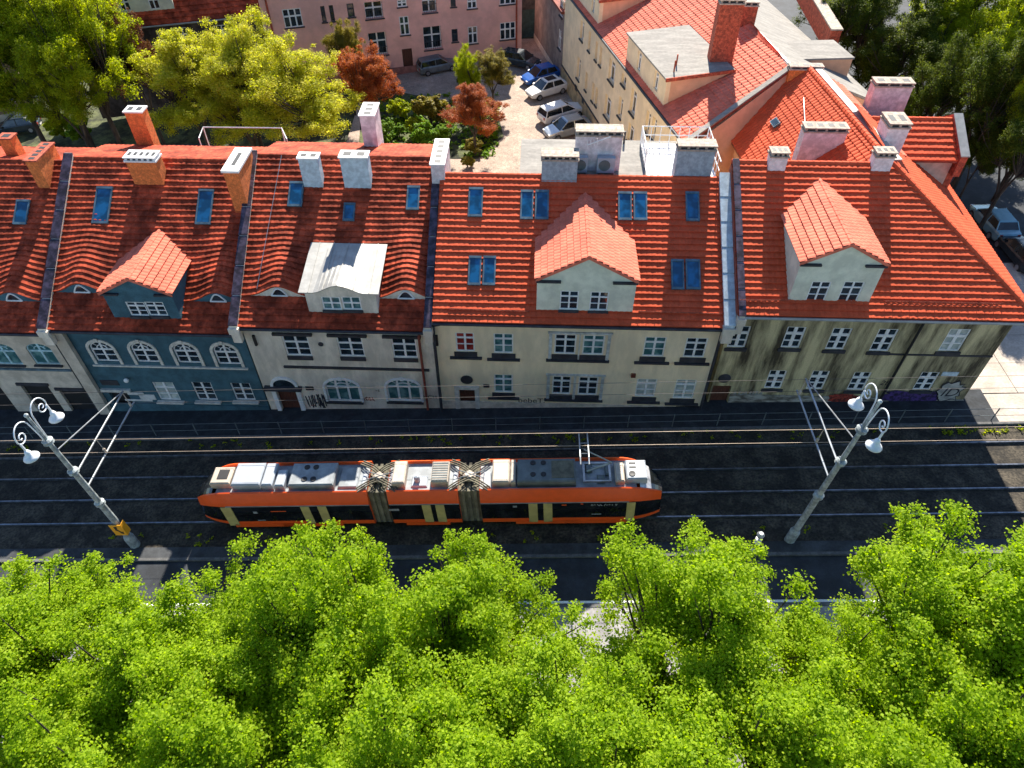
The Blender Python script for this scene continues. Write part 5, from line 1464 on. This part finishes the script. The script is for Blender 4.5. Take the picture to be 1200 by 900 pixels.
# small marks on the window band: route plates, oval badge, line of script
def plate(u, v, w, h_, m, name='window_plate'):
    p = AY(u, v, sy(20.2, TCX) - 1.06); x = p.x - TCX; z = p.z - gz(p.x) - .13
    mb = MB(); mb.box(x - w / 2, x + w / 2, -1.066, -1.061, z - h_ / 2, z + h_ / 2); mb.build(name, m, tram)
plate(328, 597, .75, .06, M_orange); plate(301, 598, .2, .16, M_troof); plate(308, 607, .4, .06, M_troof); plate(463, 597, .5, .16, M_troof, 'oval_badge'); plate(500, 596, .25, .08, M_troof); plate(520, 596, .22, .14, M_troof); plate(605, 595, .2, .14, M_troof); plate(663, 594, .22, .08, M_orange); plate(684, 593, .12, .07, M_orange); plate(700, 605, .45, .06, M_troof)
FT = Facade((0, -1.06), (1, 0))
p = AY(711, 589, 19.15); scrawl(FT, tram, p.x - TCX - .62, WT - .28, 1.25, .16, M_troof, 12, n=9, r=.014, name='script_lettering'); [c for c in tram.children if c.name.startswith('script')][0]['kind'] = 'stuff'

# ---------------------------------------------------------------- tramway poles with scrolled lamp arms
M_lamp = mat('lamp_enamel', (0.72, 0.75, 0.78), rough=.25, amt=.05)
pole = thing('lamp_pole', 'grey tramway pole with two scrolled lamps and a yellow warning sign near its foot', 'lamp post', (0, 0, 0), local=True, group='tramway lamp poles beside the track')
def make_pole(root):
    mb = MB()
    mb.lathe((0, 0, -.25), ((.24, 0), (.24, 1.0), (.20, 1.15), (.17, 1.2)), 14); mb.build('base', M_pole, root)
    mb = MB(); mb.lathe((0, 0, .9), ((.155, 0), (.15, 2.6), (.135, 2.65), (.125, 5.0), (.11, 5.05), (.095, 7.2)), 14); mb.build('shaft', M_pole, root)
    mb = MB(); mb.lathe((0, 0, 8.1), ((.075, 0), (.06, 1.55), (.085, 1.6), (.09, 1.68), (.03, 1.74)), 12); mb.build('top_tube', M_pole, root)
    for z in (3.55, 5.95, 8.0):
        mb = MB(); mb.lathe((0, 0, z), ((.16, 0), (.23, .05), (.2, .13), (.23, .2), (.14, .28)), 14); mb.build('collar', M_pole, root)
    # cantilevers over both tracks
    for z, L, r in ((4.85, 5.2, .045), (5.85, 5.0, .045)):
        mb = MB(); mb.tube((V((0, .12, z)), V((0, L, z))), r, 7); mb.build('bracket_arm', M_steel, root)
    mb = MB(); mb.tube((V((0, .1, 7.45)), V((0, 5.0, 5.87))), .028, 6); mb.build('tie_rod', M_steel, root)
    for y in (2.0, 4.9):
        mb = MB(); mb.tube((V((0, y, 4.85)), V((0, y, 5.85))), .022, 5); mb.lathe((0, y, 4.9), ((.05, 0), (.07, .06), (.05, .12), (.07, .18), (.05, .24)), 8); mb.build('insulator', M_tbeige, root)
    # lamp arms: a tube that climbs, arches over and rolls into a scroll
    for s_ in (-1, 1):
        q_ = .8
        pts = [V((0, s_ * .10, 8.1)), V((0, s_ * .13, 8.8)), V((0, s_ * .18, 9.35))]
        for k in range(1, 11): w = math.pi * k / 10; pts.append(V((0, s_ * (.18 + q_ * .58 * (1 - math.cos(w))), 9.35 + q_ * .66 * math.sin(w))))
        last = pts[-1]
        for k in range(1, 17):
            w = k / 16 * 2.6 * math.pi; r = .36 * q_ * (1 - k / 19)
            pts.append(V((0, s_ * (last.y * s_ - .36 * q_ + r * math.cos(w)), last.z - r * math.sin(w))))
        mb = MB(); mb.tube(pts, .029, 7); arm = mb.build('lamp_arm', M_lamp, root, smooth=True)
        yl = s_ * (last.y * s_ - .06); zl = last.z - .12
        mb = MB(); mb.tube((V((0, yl, zl)), V((0, yl, zl - .42))), .045, 6); mb.build('lamp_stem', M_lamp, arm)
        mb = MB(); mb.lathe((0, yl, zl - .86), ((.31, 0), (.32, .04), (.25, .13), (.14, .22), (.12, .34), (.06, .46)), 18); mb.build('lamp_shade', M_lamp, root, smooth=True)
        mb = MB(); mb.lathe((0, yl, zl - .96), ((.08, 0), (.19, .05), (.24, .099)), 16); mb.build('lamp_glass', M_chimwhite, root)
make_pole(pole)
pr_ = copy_tree(pole)
pr_['label'] = 'plain grey tramway pole with two scrolled lamps leaning to the right before the corner house'
p = GP(158.9, 638.9); pole.location = p; pole.rotation_euler = (0, -.066, .0)
p = GP(925, 633); pr_.location = p; pr_.rotation_euler = (0, .068, .02)
# yellow sign wrapped round the left pole
mb = MB(); mb.box(-.30, .30, -.21, -.18, 1.25, 2.1); mb.box(.28, .30, -.179, .12, 1.25, 2.1); sg = mb.build('warning_sign', M_sign, pole)
mb = MB()
for pts in ([(-.12, 1.95), (.06, 2.0), (-.0, 1.75), (-.1, 1.72)], [(-.16, 1.72), (.02, 1.74), (.13, 1.5), (.05, 1.45), (-.02, 1.6)], [(.02, 1.44), (.2, 1.58), (.17, 1.36)]):
    mb.prism([V((x, -.212, z)) for x, z in pts], V((0, -.004, 0)))
mb.build('sign_mark', M_black, sg, kind='stuff')

# ---------------------------------------------------------------- overhead wires
M_wire = mat('copper_wire', (0.50, 0.38, 0.28), rough=.5, metal=.2, amt=.1)
M_wire_dark = mat('weathered_wire', (0.10, 0.085, 0.075), rough=.6)
def wire(u0, v0, u1, v1, y0, label, r=.022, ext_=.35, m=None):
    def at(u, v):
        y = y0 + SKEW * (u - 600) / 25; return AY(u, v, y)
    a, b = at(u0, v0), at(u1, v1); d = b - a
    mb = MB(); a2, b2 = a - d * ext_, b + d * ext_
    mb.tube([a2.lerp(b2, k / 12) for k in range(13)], r, 6); o = mb.build('overhead_wire', m or M_wire)
    tag(o, label, 'wire', 'overhead wires along the street')
wire(0, 516.7, 1130, 501, 20.2, 'upper wire of the pair above the tram track', .012)
wire(0, 532, 1130, 516, 20.2, 'lower wire of the pair above the tram roof, touched by its raised collector', .012)
wire(0, 462, 1150, 441, 23.1, 'upper thin wire crossing in front of the ground floor windows', .009, m=M_wire_dark)
wire(0, 475, 1150, 455, 23.1, 'lower thin wire crossing in front of the house doors', .009, m=M_wire_dark)

# ---------------------------------------------------------------- pedestrian railing along the pavement
rl = thing('railing', 'low metal railing with slim posts along the pavement edge beside the tracks', 'railing', (0, 25.2, 0))
post_me = None
for k in range(30):
    x = -33 + k * 2.4; y = sy(25.3, x)
    mb = MB(); mb.box(x - .022, x + .022, y - .022, y + .022, gz(x) + .13, gz(x) + 1.12); mb.build('post', M_tdark, rl)
for hh in (.55, 1.08):
    mb = MB(); mb.tube((V((-34, sy(25.3, -34), gz(-34) + hh)), V((38, sy(25.3, 38), gz(38) + hh))), .014, 6); mb.build('rail', M_tdark, rl)

# banded post standing in for an unclear small figure at the edge of the trees, drain grates
p = GP(883, 645)
bp_ = thing('stand_in_post', 'small black and white banded post with a grey disc, standing in for a small figure at the tree edge', 'post', p)
for k, m_ in enumerate((M_white, M_black, M_white)):
    mb = MB(); mb.lathe(p + V((0, 0, .02 + .34 * k)), ((.15, 0), (.15, .335)), 10); mb.build('band', m_, bp_)
mb = MB(); mb.lathe(p + V((0, 0, 1.25)), ((.03, -.22), (.16, .0), (.18, .12), (.1, .24)), 10); mb.build('disc', M_steel, bp_)

# ---------------------------------------------------------------- parked cars
M_cglass = glass_mat('car_glass', (0.01, 0.013, 0.016), rough=.05)
M_tyre = mat('tyre', (0.02, 0.02, 0.02), rough=.85)
M_rim = mat('rim', (0.4, 0.4, 0.42), rough=.35, metal=.6)
M_red = mat('tail_red', (0.45, 0.02, 0.015), rough=.3)
def car(label, paint, nose_px, tail_px, L=4.1, W=1.72, H=1.48, estate=False, sun_roof=False, h0_=-0.08, at=None, group='cars parked behind the houses'):
    if at is None:
        a, b = GP(*nose_px, h0_), GP(*tail_px, h0_)
        c = (a + b) / 2; hd = math.atan2((a - b).y, (a - b).x)
    r = thing('parked_car', label, 'car', c, local=True, rot=(0, -math.atan(GRADE) * math.cos(hd), hd), group=group)
    k = L / 4.1; h = H / 1.48
    # body: stations from tail to nose: x, half width, floor, belt height
    st = [(-2.05, .70, .42, .80), (-1.98, .80, .30, .92), (-1.6, .85, .24, .95), (-.8, .86, .22, .94), (0, .86, .22, .93), (.8, .86, .22, .92), (1.25, .84, .24, .84), (1.75, .78, .28, .74), (1.98, .68, .32, .66), (2.05, .55, .40, .60)]
    mb = MB(); rows = []
    for x, w, f, t in st:
        w = w * W / 1.72
        rows.append([V((x * k, s_ * ww, z * h)) for s_, ww, z in ((-1, w * .9, f), (-1, w, f + .16), (-1, w, t - .12), (-1, w * .93, t), (1, w * .93, t), (1, w, t - .12), (1, w, f + .16), (1, w * .9, f))])
    for i in range(len(st) - 1):
        for j in range(8): mb.poly((rows[i][j], rows[i][(j + 1) % 8], rows[i + 1][(j + 1) % 8], rows[i + 1][j]))
    mb.poly(rows[0]); mb.poly(rows[-1][::-1]); mb.build('body', paint, r, smooth=False)
    xr0 = -1.95 if estate else -1.62; xt0 = -1.72 if estate else -1.25
    # cabin: roof panel over glass
    wb, wt = .80 * W / 1.72, .62 * W / 1.72
    B = [V((xr0 * k, -wb, .90 * h)), V((1.05 * k, -wb, .88 * h)), V((1.05 * k, wb, .88 * h)), V((xr0 * k, wb, .90 * h))]
    T = [V((xt0 * k, -wt, 1.40 * h)), V((.28 * k, -wt, 1.43 * h)), V((.28 * k, wt, 1.43 * h)), V((xt0 * k, wt, 1.40 * h))]
    for nm, q in (('rear_window', (B[3], B[0], T[0], T[3])), ('windscreen', (B[1], B[2], T[2], T[1])), ('side_window', (B[0], B[1], T[1], T[0])), ('side_window', (B[2], B[3], T[3], T[2]))):
        mb = MB(); mb.poly(q); mb.build(nm, M_cglass, r)
    mb = MB(); mb.hexa([T[0] + V((-.05, -.02, -.03)), T[1] + V((.05, -.02, -.03)), T[2] + V((.05, .02, -.03)), T[3] + V((-.05, .02, -.03)), T[0] + V((.08, .06, .05)), T[1] + V((-.1, .06, .05)), T[2] + V((-.1, -.06, .05)), T[3] + V((.08, -.06, .05))]); rf = mb.build('car_roof', paint, r)
    if sun_roof:
        mb = MB(); mb.box(-.9 * k, .1 * k, -.42, .42, 1.475 * h, 1.487 * h); mb.build('sunroof', M_cglass, rf)
    mb = MB()
    for s_ in (-1, 1):
        for q0, q1 in ((B[0], T[0]), (B[1], T[1])):
            a_ = V((q0.x, s_ * abs(q0.y), q0.z)); b__ = V((q1.x, s_ * abs(q1.y), q1.z)); mb.tube((a_, b__), .045, 5)
        xm_ = -.35 * k; mb.tube((V((xm_, s_ * wb, .89 * h)), V((xm_, s_ * wt, 1.42 * h))), .04, 5)
        mb.tube((V((1.0 * k, s_ * .86, .92 * h)), V((.82 * k, s_ * .98, .95 * h))), .07, 6)
    mb.build('pillars_and_mirrors', paint, r, kind='stuff')
    for x in (-1.28, 1.28):
        for s_ in (-1, 1):
            mb = MB(); mb.lathe((x * k, s_ * (.87 * W / 1.72) - (.2 if s_ > 0 else 0), .31), ((.2, 0), (.31, .02), (.31, .18), (.2, .2)), 14, axis=(0, 1, 0)); wh = mb.build('wheel', M_tyre, r)
            mb = MB(); yy = s_ * (.87 * W / 1.72) + (.004 if s_ > 0 else -.012); mb.lathe((x * k, yy, .31), ((.19, 0), (.19, .008)), 10, axis=(0, 1, 0)); mb.build('rim', M_rim, wh)
    for s_ in (-1, 1):
        mb = MB(); mb.obox(V((1.93 * k, s_ * .56 - .13, .56 * h)), V((.1, 0, 0)), V((0, .26, 0)), V((0, 0, .11))); mb.build('headlight', M_white, r)
        mb = MB(); mb.obox(V((-2.06 * k, s_ * .6 - .1, .66 * h)), V((.08, 0, 0)), V((0, .2, 0)), V((0, 0, .2))); mb.build('tail_light', M_red, r)
    for x in (2.06, -2.1):
        mb = MB(); mb.obox(V((x * k, -.26, .42 * h)), V((.03, 0, 0)), V((0, .52, 0)), V((0, 0, .11))); mb.build('number_plate', M_board, r)
    return r
P_white = mat('car_white', (0.78, 0.76, 0.72), rough=.25, amt=.03)
P_silver = mat('car_silver', (0.42, 0.45, 0.47), rough=.25, amt=.05, metal=.5)
P_blue = mat('car_blue', (0.015, 0.10, 0.38), rough=.25, amt=.05)
P_dark = mat('car_dark', (0.03, 0.042, 0.05), rough=.25, amt=.1)
P_grey = mat('car_grey', (0.18, 0.20, 0.21), rough=.3, amt=.1, metal=.3)
P_sky = mat('car_pale_blue', (0.20, 0.38, 0.46), rough=.25, amt=.05, metal=.2)
car('white hatchback with a dark glass roof, nose to the left, in the sunny courtyard', P_white, (619, 117), (662, 104), sun_roof=True)
car('white estate car, tail to the left, between the hatchback and the silver car', P_white, (681, 131), (634, 146), L=4.4, estate=True)
car('silver car nearest to the flat roofed annex', P_silver, (641, 163), (688, 151), L=4.2)
car('bright blue car in the shade behind the white hatchback', P_blue, (616, 100), (652, 90), L=4.0)
car('dark estate car in the deepest shade of the passage', P_dark, (626, 80), (594, 74), L=4.3, estate=True)
car('grey estate car at the wall of the pink house', P_grey, (528, 80), (499, 86), L=4.2, estate=True)
car('black car on the lane before the brown house', P_dark, (-4, 158), (50, 150), L=4.3, group='cars in the lanes')
car('pale blue car in the shaded side street by the corner house', P_sky, (1148, 254), (1172, 282), L=4.2, group='cars in the lanes')
car('dark car further down the shaded side street', P_dark, (1180, 290), (1204, 318), L=4.2, group='cars in the lanes')

# ---------------------------------------------------------------- trees, bushes and plants
def leaf_mesh(name, clumps, per, size, seed, squash=1.0, spread=1.0):
    """thousands of small folded leaves gathered in clumps; clumps: (x, y, z, radius)"""
    rg = np.random.default_rng(seed)
    cl = np.array(clumps, dtype=np.float64)
    vol = cl[:, 3] ** 2
    cnt = np.maximum(6, (per * len(cl) * vol / vol.sum())).astype(int)
    C = np.repeat(cl, cnt, axis=0)
    N = len(C)
    d = rg.normal(size=(N, 3)); d /= np.linalg.norm(d, axis=1)[:, None]
    rad = np.where(rg.random(N) < .5, rg.random(N) ** 0.5, np.minimum(1.15, np.abs(rg.normal(size=N)) * .55))
    pos = C[:, :3] + d * (C[:, 3] * rad * spread)[:, None] * np.array([1, 1, 0.75])
    nrm = d * 0.30 + rg.normal(size=(N, 3)) * 0.50 + np.array([0, 0.15, 0.85])
    nrm /= np.linalg.norm(nrm, axis=1)[:, None]
    t = np.cross(nrm, rg.normal(size=(N, 3))); t /= np.linalg.norm(t, axis=1)[:, None]
    b = np.cross(nrm, t)
    s = size * (0.65 + 0.7 * rg.random(N))
    L, W = s[:, None], (s * 0.42)[:, None]
    v = np.empty((N, 4, 3))
    v[:, 0] = pos - t * L * 0.5
    v[:, 1] = pos + b * W - nrm * (s * .08)[:, None]
    v[:, 2] = pos + t * L * 0.5
    v[:, 3] = pos - b * W - nrm * (s * .08)[:, None]
    me = bpy.data.meshes.new(name)
    me.vertices.add(N * 4); me.vertices.foreach_set('co', v.reshape(-1).astype(np.float32))
    me.loops.add(N * 4); me.loops.foreach_set('vertex_index', np.arange(N * 4, dtype=np.int32))
    me.polygons.add(N); me.polygons.foreach_set('loop_start', np.arange(0, N * 4, 4, dtype=np.int32)); me.polygons.foreach_set('loop_total', np.full(N, 4, dtype=np.int32))
    me.update(calc_edges=True)
    return me

def crown_clumps(R, H, seed, n, z0, core=0.45, rmin=.3, rmax=.7, limbs=20):
    """clumps strung along limbs of unequal length, so that the outline stays ragged"""
    rg = random.Random(seed); out = []
    per = max(3, n // limbs)
    for k in range(limbs):
        th = 2.4 * k + rg.uniform(-.5, .5); el = math.radians(rg.choice((5, 18, 30, 42, 55, 68, 82)) + rg.uniform(-7, 7))
        ln = R * rg.uniform(.80, 1.06)
        for j in range(per):
            t = rg.uniform(.28, 1.0) ** .75
            bend = .18 * R * t * t
            jit = .21 * R * (1.15 - .6 * t)
            x = ln * t * math.cos(th) * math.cos(el) + rg.gauss(0, jit)
            y = ln * t * math.sin(th) * math.cos(el) + rg.gauss(0, jit)
            z = z0 + H * .30 + ln / R * t * H * .66 * math.sin(el) + bend * .5 * math.cos(el) + rg.gauss(0, jit * .7)
            out.append((x, y, max(z, z0 * .8), rg.uniform(rmin, rmax) * (1.1 - .45 * t)))
        for j in range(3):            # loose sprays at the tip
            t = rg.uniform(.95, 1.10)
            out.append((ln * t * math.cos(th) * math.cos(el) + rg.gauss(0, .07 * R), ln * t * math.sin(th) * math.cos(el) + rg.gauss(0, .07 * R),
                        z0 + H * .30 + ln / R * t * H * .66 * math.sin(el) + .1 * R * math.cos(el) + rg.gauss(0, .06 * R), rmin * rg.uniform(.5, .9)))
    return out

M_bark = mat('bark', (0.055, 0.042, 0.032), rough=.95, amt=.3, scale=3, stretch=(1, 1, .3), bump=.6, bscale=12)
def trunk_mesh(name, clumps, z0, r, seed, fork=3):
    rg = random.Random(seed); mb = MB()
    top = z0 + .6
    mb.tube([V((0, 0, -.4)), V((.03, .02, top * .5)), V((0, .05, top))], [r * 1.25, r, r * .85], 10)
    lim = []
    for k in range(fork):
        a = 2 * math.pi * k / fork + rg.uniform(-.4, .4)
        e = V((math.cos(a) * 1.1, math.sin(a) * 1.1, top + 2.0 + rg.uniform(-.3, .5)))
        mb.tube([V((0, .05, top - .2)), V((math.cos(a) * .45, math.sin(a) * .45, top + .9)), e], [r * .7, r * .5, r * .4], 8); lim.append(e)
    for c in clumps[::2]:
        p = V(c[:3]); s = min(lim, key=lambda q: (q - p).length)
        m_ = s.lerp(p, .5) + V((rg.uniform(-.2, .2), rg.uniform(-.2, .2), -.2))
        mb.tube([s - V((0, 0, .1)), m_, p], [r * .32, r * .2, r * .07], 5, caps=False)
    ob = mb.build(name, M_bark); me = ob.data; bpy.data.objects.remove(ob); return me

L_lime = leaf_mat('lime_leaves', ((0.088, 0.165, 0.005), (0.175, 0.285, 0.008), (0.285, 0.40, 0.012), (0.38, 0.485, 0.035)), .58)
L_green = leaf_mat('green_leaves', ((0.09, 0.13, 0.005), (0.20, 0.25, 0.008), (0.33, 0.38, 0.012), (0.47, 0.48, 0.035)), .55)
L_yellow = leaf_mat('yellow_green_leaves', ((0.19, 0.215, 0.012), (0.34, 0.36, 0.022), (0.50, 0.49, 0.045), (0.62, 0.55, 0.12)), .55)
L_dark = leaf_mat('dark_green_leaves', ((0.024, 0.04, 0.006), (0.05, 0.075, 0.008), (0.085, 0.115, 0.012), (0.19, 0.21, 0.03)), .35, .08)  # dark green, with the right hand grove's shade put into the leaf colour
L_red = leaf_mat('copper_red_leaves', ((0.15, 0.035, 0.012), (0.28, 0.07, 0.022), (0.40, 0.12, 0.04), (0.48, 0.21, 0.07)), .45)
L_brown = leaf_mat('dark_copper_leaves', ((0.05, 0.018, 0.012), (0.09, 0.03, 0.018), (0.16, 0.06, 0.025), (0.22, 0.12, 0.03)), .35)
L_olive = leaf_mat('olive_leaves', ((0.08, 0.075, 0.012), (0.15, 0.13, 0.018), (0.24, 0.20, 0.03), (0.34, 0.26, 0.05)), .4)
L_bush = leaf_mat('fresh_green_leaves', ((0.05, 0.11, 0.008), (0.10, 0.20, 0.012), (0.17, 0.29, 0.02), (0.27, 0.38, 0.04)), .4)

VAR = []
for i in range(5):
    c = crown_clumps(3.7, 7.6, 40 + i, 230, 3.0, rmin=.36, rmax=.85)
    VAR.append((leaf_mesh('crown', c, 400, .088, 60 + i, spread=1.2), trunk_mesh('trunk', c, 2.6, .2, 80 + i)))
def tree(label, x, y, z, variant, m, s=1.0, sz=None, rz=0.0, group=None, name='tree', cat='tree', tilt=(0, 0)):
    r = thing(name, label, cat, (x, y, z), local=True, rot=(tilt[0], tilt[1], rz), group=group)
    r.scale = (s, s, sz or s)
    cm, tm = VAR[variant]
    t = bpy.data.objects.new('trunk', tm); COL.objects.link(t); t.parent = r
    c = bpy.data.objects.new('crown', cm); COL.objects.link(c); c.parent = r
    if not cm.materials: cm.materials.append(L_lime)
    c.material_slots[0].link = 'OBJECT'; c.material_slots[0].material = m
    return r
def front_tree(label, u, v, zc, s, variant, rz, sz=None):
    """zc: height of the middle of the crown above the street"""
    p = AZ(u, v, zc); zz = gz(p.x)
    p = AZ(u, v, zc + zz)
    return tree(label, p.x, p.y, gz(p.x), variant, L_lime, s, sz, rz, 'lime trees lining the road')
fr = [('lime tree at the left picture edge above the pale road patch', 20, 758, 1.0, 0), ('lime tree right of the yellow signed pole', 200, 782, 1.0, 1),
      ('lime tree below the tail of the tram', 390, 748, 1.02, 2), ('tall lime tree hiding the middle of the tram skirt', 545, 735, .98, 3),
      ('lime tree with a dark forked trunk showing below it', 815, 745, 1.02, 4), ('lime tree at the right edge just below the rails', 1115, 738, 1.04, 0),
      ('nearest lime tree in the lower left corner', 70, 900, 1.0, 2), ('nearest lime tree below the yellow signed pole', 270, 905, .98, 3),
      ('nearest lime tree in the lower middle', 455, 885, 1.0, 4), ('nearest lime tree left of the forked trunk', 672, 880, 1.0, 0),
      ('nearest lime tree right of the forked trunk', 940, 878, 1.0, 1), ('nearest lime tree in the lower right corner', 1130, 890, 1.0, 2),
      ('lime tree before the foot of the right hand pole', 1005, 795, .9, 2), ('lime tree at the bottom edge between the two gaps', 775, 945, 1.0, 4), ('lime tree at the bottom edge below the tram middle', 560, 940, 1.0, 1), ('lime tree at the bottom edge below the tram nose', 380, 950, 1.0, 0), ('lime tree at the bottom edge near the right corner', 1040, 950, 1.0, 3), ('lime tree at the bottom edge in the left corner', 150, 960, 1.0, 4), ('lime tree filling the row left of the tram nose', 300, 820, .95, 4),
      ('lime tree leaning in from beyond the right edge', 1235, 800, .95, 3), ('lime tree leaning in from beyond the left edge', -70, 850, .95, 4)]
for i, (lb_, u, v, s, k) in enumerate(fr):
    front_tree(lb_, u, v, 7.0 * s, s, k, i * 1.37, sz=s * (1.0 + .05 * ((i * 7) % 3 - 1)))

def back_tree(label, u, v, zc, rpx, m, variant, rz, tall=1.0, group='trees behind the houses', name='tree', cat='tree'):
    """crown of a given radius in pixels around a sight line at height zc"""
    p = AZ(u, v, zc)
    q = AY(u + rpx, v, p.y); R = q.x - p.x
    s = R / 3.7; zz = gz(p.x) - .1
    sz = max(.35, (zc - zz) / 6.6) * tall
    return tree(label, p.x, p.y, zz, variant, m, s, sz, rz, group, name, cat)
for i, a in enumerate((('big green tree over the brown house at the top left corner', 40, 25, 9, 75, L_green, 0), ('green tree in front of the brown house', 95, 60, 8, 62, L_green, 1), ('low spreading green tree above the black car', 75, 108, 5.5, 48, L_green, 2),
        ('yellow green maple behind the teal house', 222, 104, 5.6, 66, L_yellow, 3), ('yellow green maple behind the metal topped dormer', 345, 112, 6.0, 72, L_yellow, 4), ('tall yellow green maple between two others', 285, 92, 6.5, 60, L_yellow, 1),
        ('yellow green maple crown just above the long roof railing', 285, 128, 4.5, 60, L_yellow, 0), ('green tree at the very top left edge', 5, 75, 7, 60, L_green, 4), ('green tree at the top edge beside the dark walled house', 105, 15, 9, 50, L_green, 3),
        ('dark copper tree squeezed between green and yellow trees', 158, 78, 5.5, 30, L_brown, 0), ('copper red maple in the garden by the pink house', 428, 100, 4.5, 40, L_red, 2), ('small olive tree behind the copper red maple', 405, 66, 4.5, 24, L_olive, 1),
        ('copper red tree beside the white hatchback', 555, 132, 3.4, 36, L_red, 3), ('yellow green shrub tree before the shaded cars', 577, 86, 3.2, 27, L_olive, 2), ('small upright green tree behind the red one', 548, 84, 3.5, 17, L_green, 4))):
    back_tree(a[0], a[1], a[2], a[3], a[4], a[5], a[6], i * 1.9)
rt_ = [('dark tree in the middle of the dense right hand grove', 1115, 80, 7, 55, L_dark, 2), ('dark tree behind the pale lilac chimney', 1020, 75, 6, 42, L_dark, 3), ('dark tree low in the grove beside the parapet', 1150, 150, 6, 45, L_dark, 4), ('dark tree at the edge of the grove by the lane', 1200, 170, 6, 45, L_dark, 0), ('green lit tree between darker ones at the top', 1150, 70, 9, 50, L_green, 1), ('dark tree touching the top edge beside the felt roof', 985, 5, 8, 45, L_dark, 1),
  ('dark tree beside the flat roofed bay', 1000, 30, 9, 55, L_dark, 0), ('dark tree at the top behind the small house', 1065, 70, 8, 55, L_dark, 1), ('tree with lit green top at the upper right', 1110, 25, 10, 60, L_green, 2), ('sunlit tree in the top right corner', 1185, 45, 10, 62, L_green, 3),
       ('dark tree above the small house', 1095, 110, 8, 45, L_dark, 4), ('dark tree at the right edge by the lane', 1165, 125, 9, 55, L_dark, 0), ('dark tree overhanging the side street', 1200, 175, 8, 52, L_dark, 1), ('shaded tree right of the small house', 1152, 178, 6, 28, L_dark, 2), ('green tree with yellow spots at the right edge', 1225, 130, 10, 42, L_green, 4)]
for i, a in enumerate(rt_): back_tree(a[0], a[1], a[2], a[3], a[4], a[5], a[6], i * 2.3, group='trees along the side street')  # sunlit trees of this grove get paler leaves: sunlight put into the colour

# bushes: round clump shapes without a trunk
BUSH = []
for i in range(3):
    c = crown_clumps(.95, 1.5, 140 + i, 48, .05, rmin=.16, rmax=.34, limbs=12)
    BUSH.append(leaf_mesh('foliage', c, 160, .11, 160 + i))
def bush(label, u, v, rpx, m, k, tall=1.0, name='bush'):
    p = GP(u, v, -.1); R = AY(u + rpx, v, p.y).x - p.x
    r = thing(name, label, 'bush', p, local=True, rot=(0, 0, k * 1.1), group='garden bushes behind the houses'); r.scale = (R, R, R * tall)
    me = BUSH[k % 3]
    if not me.materials: me.materials.append(L_bush)
    f = bpy.data.objects.new('foliage', me); COL.objects.link(f); f.parent = r
    f.material_slots[0].link = 'OBJECT'; f.material_slots[0].material = m
    mb = MB(); mb.tube((V((0, 0, -.1)), V((.03, 0, .5)), V((0, .05, .9))), [.09, .07, .04], 6)
    for a in range(4): mb.tube((V((0, 0, .25)), V((.5 * math.cos(a * 1.57), .5 * math.sin(a * 1.57), .8))), [.05, .02], 5)
    mb.build('stem', M_bark, r)
for i, a in enumerate((('olive bush left of the red tree', 505, 150, 24, L_olive), ('fresh green bush at the garden edge behind the ridge', 500, 172, 18, L_bush), ('dark green bush in the shade of the copper maple', 470, 140, 16, L_green), ('pale green bush by the white chimney', 452, 165, 15, L_bush), ('bright green bush near the white capped chimney', 517, 165, 13, L_bush),
        ('small round bush among the garden plants', 468, 160, 9, L_bush), ('hedge bush right of the red tree', 572, 165, 14, L_bush), ('leafy bush below the red tree', 556, 180, 12, L_olive), ('small bush at the back corner of the cream house', 548, 196, 9, L_olive), ('bright bush beside the black car', 97, 162, 16, L_bush), ('dark bush above the teal house ridge', 75, 160, 17, L_green), ('coppery bush at the pink house door', 497, 78, 10, L_brown), ('dark red bush under the copper maple', 448, 96, 16, L_red), ('dark cypress like bush by the olive shrub', 545, 100, 10, L_dark), ('green bush in the middle of the garden', 487, 158, 14, L_green))):
    bush(a[0], a[1], a[2], a[3], a[4], i)

# garden soil, grass tufts and weeds
gd = MB(); gd.poly([GP(u, v, -.06) for u, v in ((425, 100), (470, 108), (530, 120), (583, 130), (590, 160), (560, 186), (530, 186), (420, 180))]); gdo = struct(gd.build('garden', M_soil))
rg = np.random.default_rng(5)
def tufts(name, pts, size, per, m, spread=.18):
    c = [(p[0], p[1], p[2] + size * .5, spread) for p in pts]
    me = leaf_mesh(name, c, per, size, 9); me.materials.append(m); o = bpy.data.objects.new(name, me); COL.objects.link(o); o['kind'] = 'stuff'; return o
pts = []
for k in range(90):
    x = rg.uniform(-32, 36); y = sy(rg.uniform(24.4, 25.0), x); pts.append((x, y, gz(x)))
for k in range(60):
    x = rg.uniform(22, 34); y = sy(rg.uniform(24.5, 25.0), x); pts.append((x, y, gz(x)))
for k in range(40):
    x = rg.uniform(-32, 30); y = sy(rg.uniform(18.2, 18.9), x); pts.append((x, y, gz(x)))
o = tufts('weeds', pts, .11, 12, L_green); o['label'] = 'weeds between the tracks and the pavement kerb'
pts = []
for k in range(500):
    p = GP(rg.uniform(430, 585), rg.uniform(112, 184), -.06); pts.append((p.x, p.y, p.z))
o = tufts('grass', pts, .22, 16, L_bush, .3); o['label'] = 'grass and low plants in the garden'
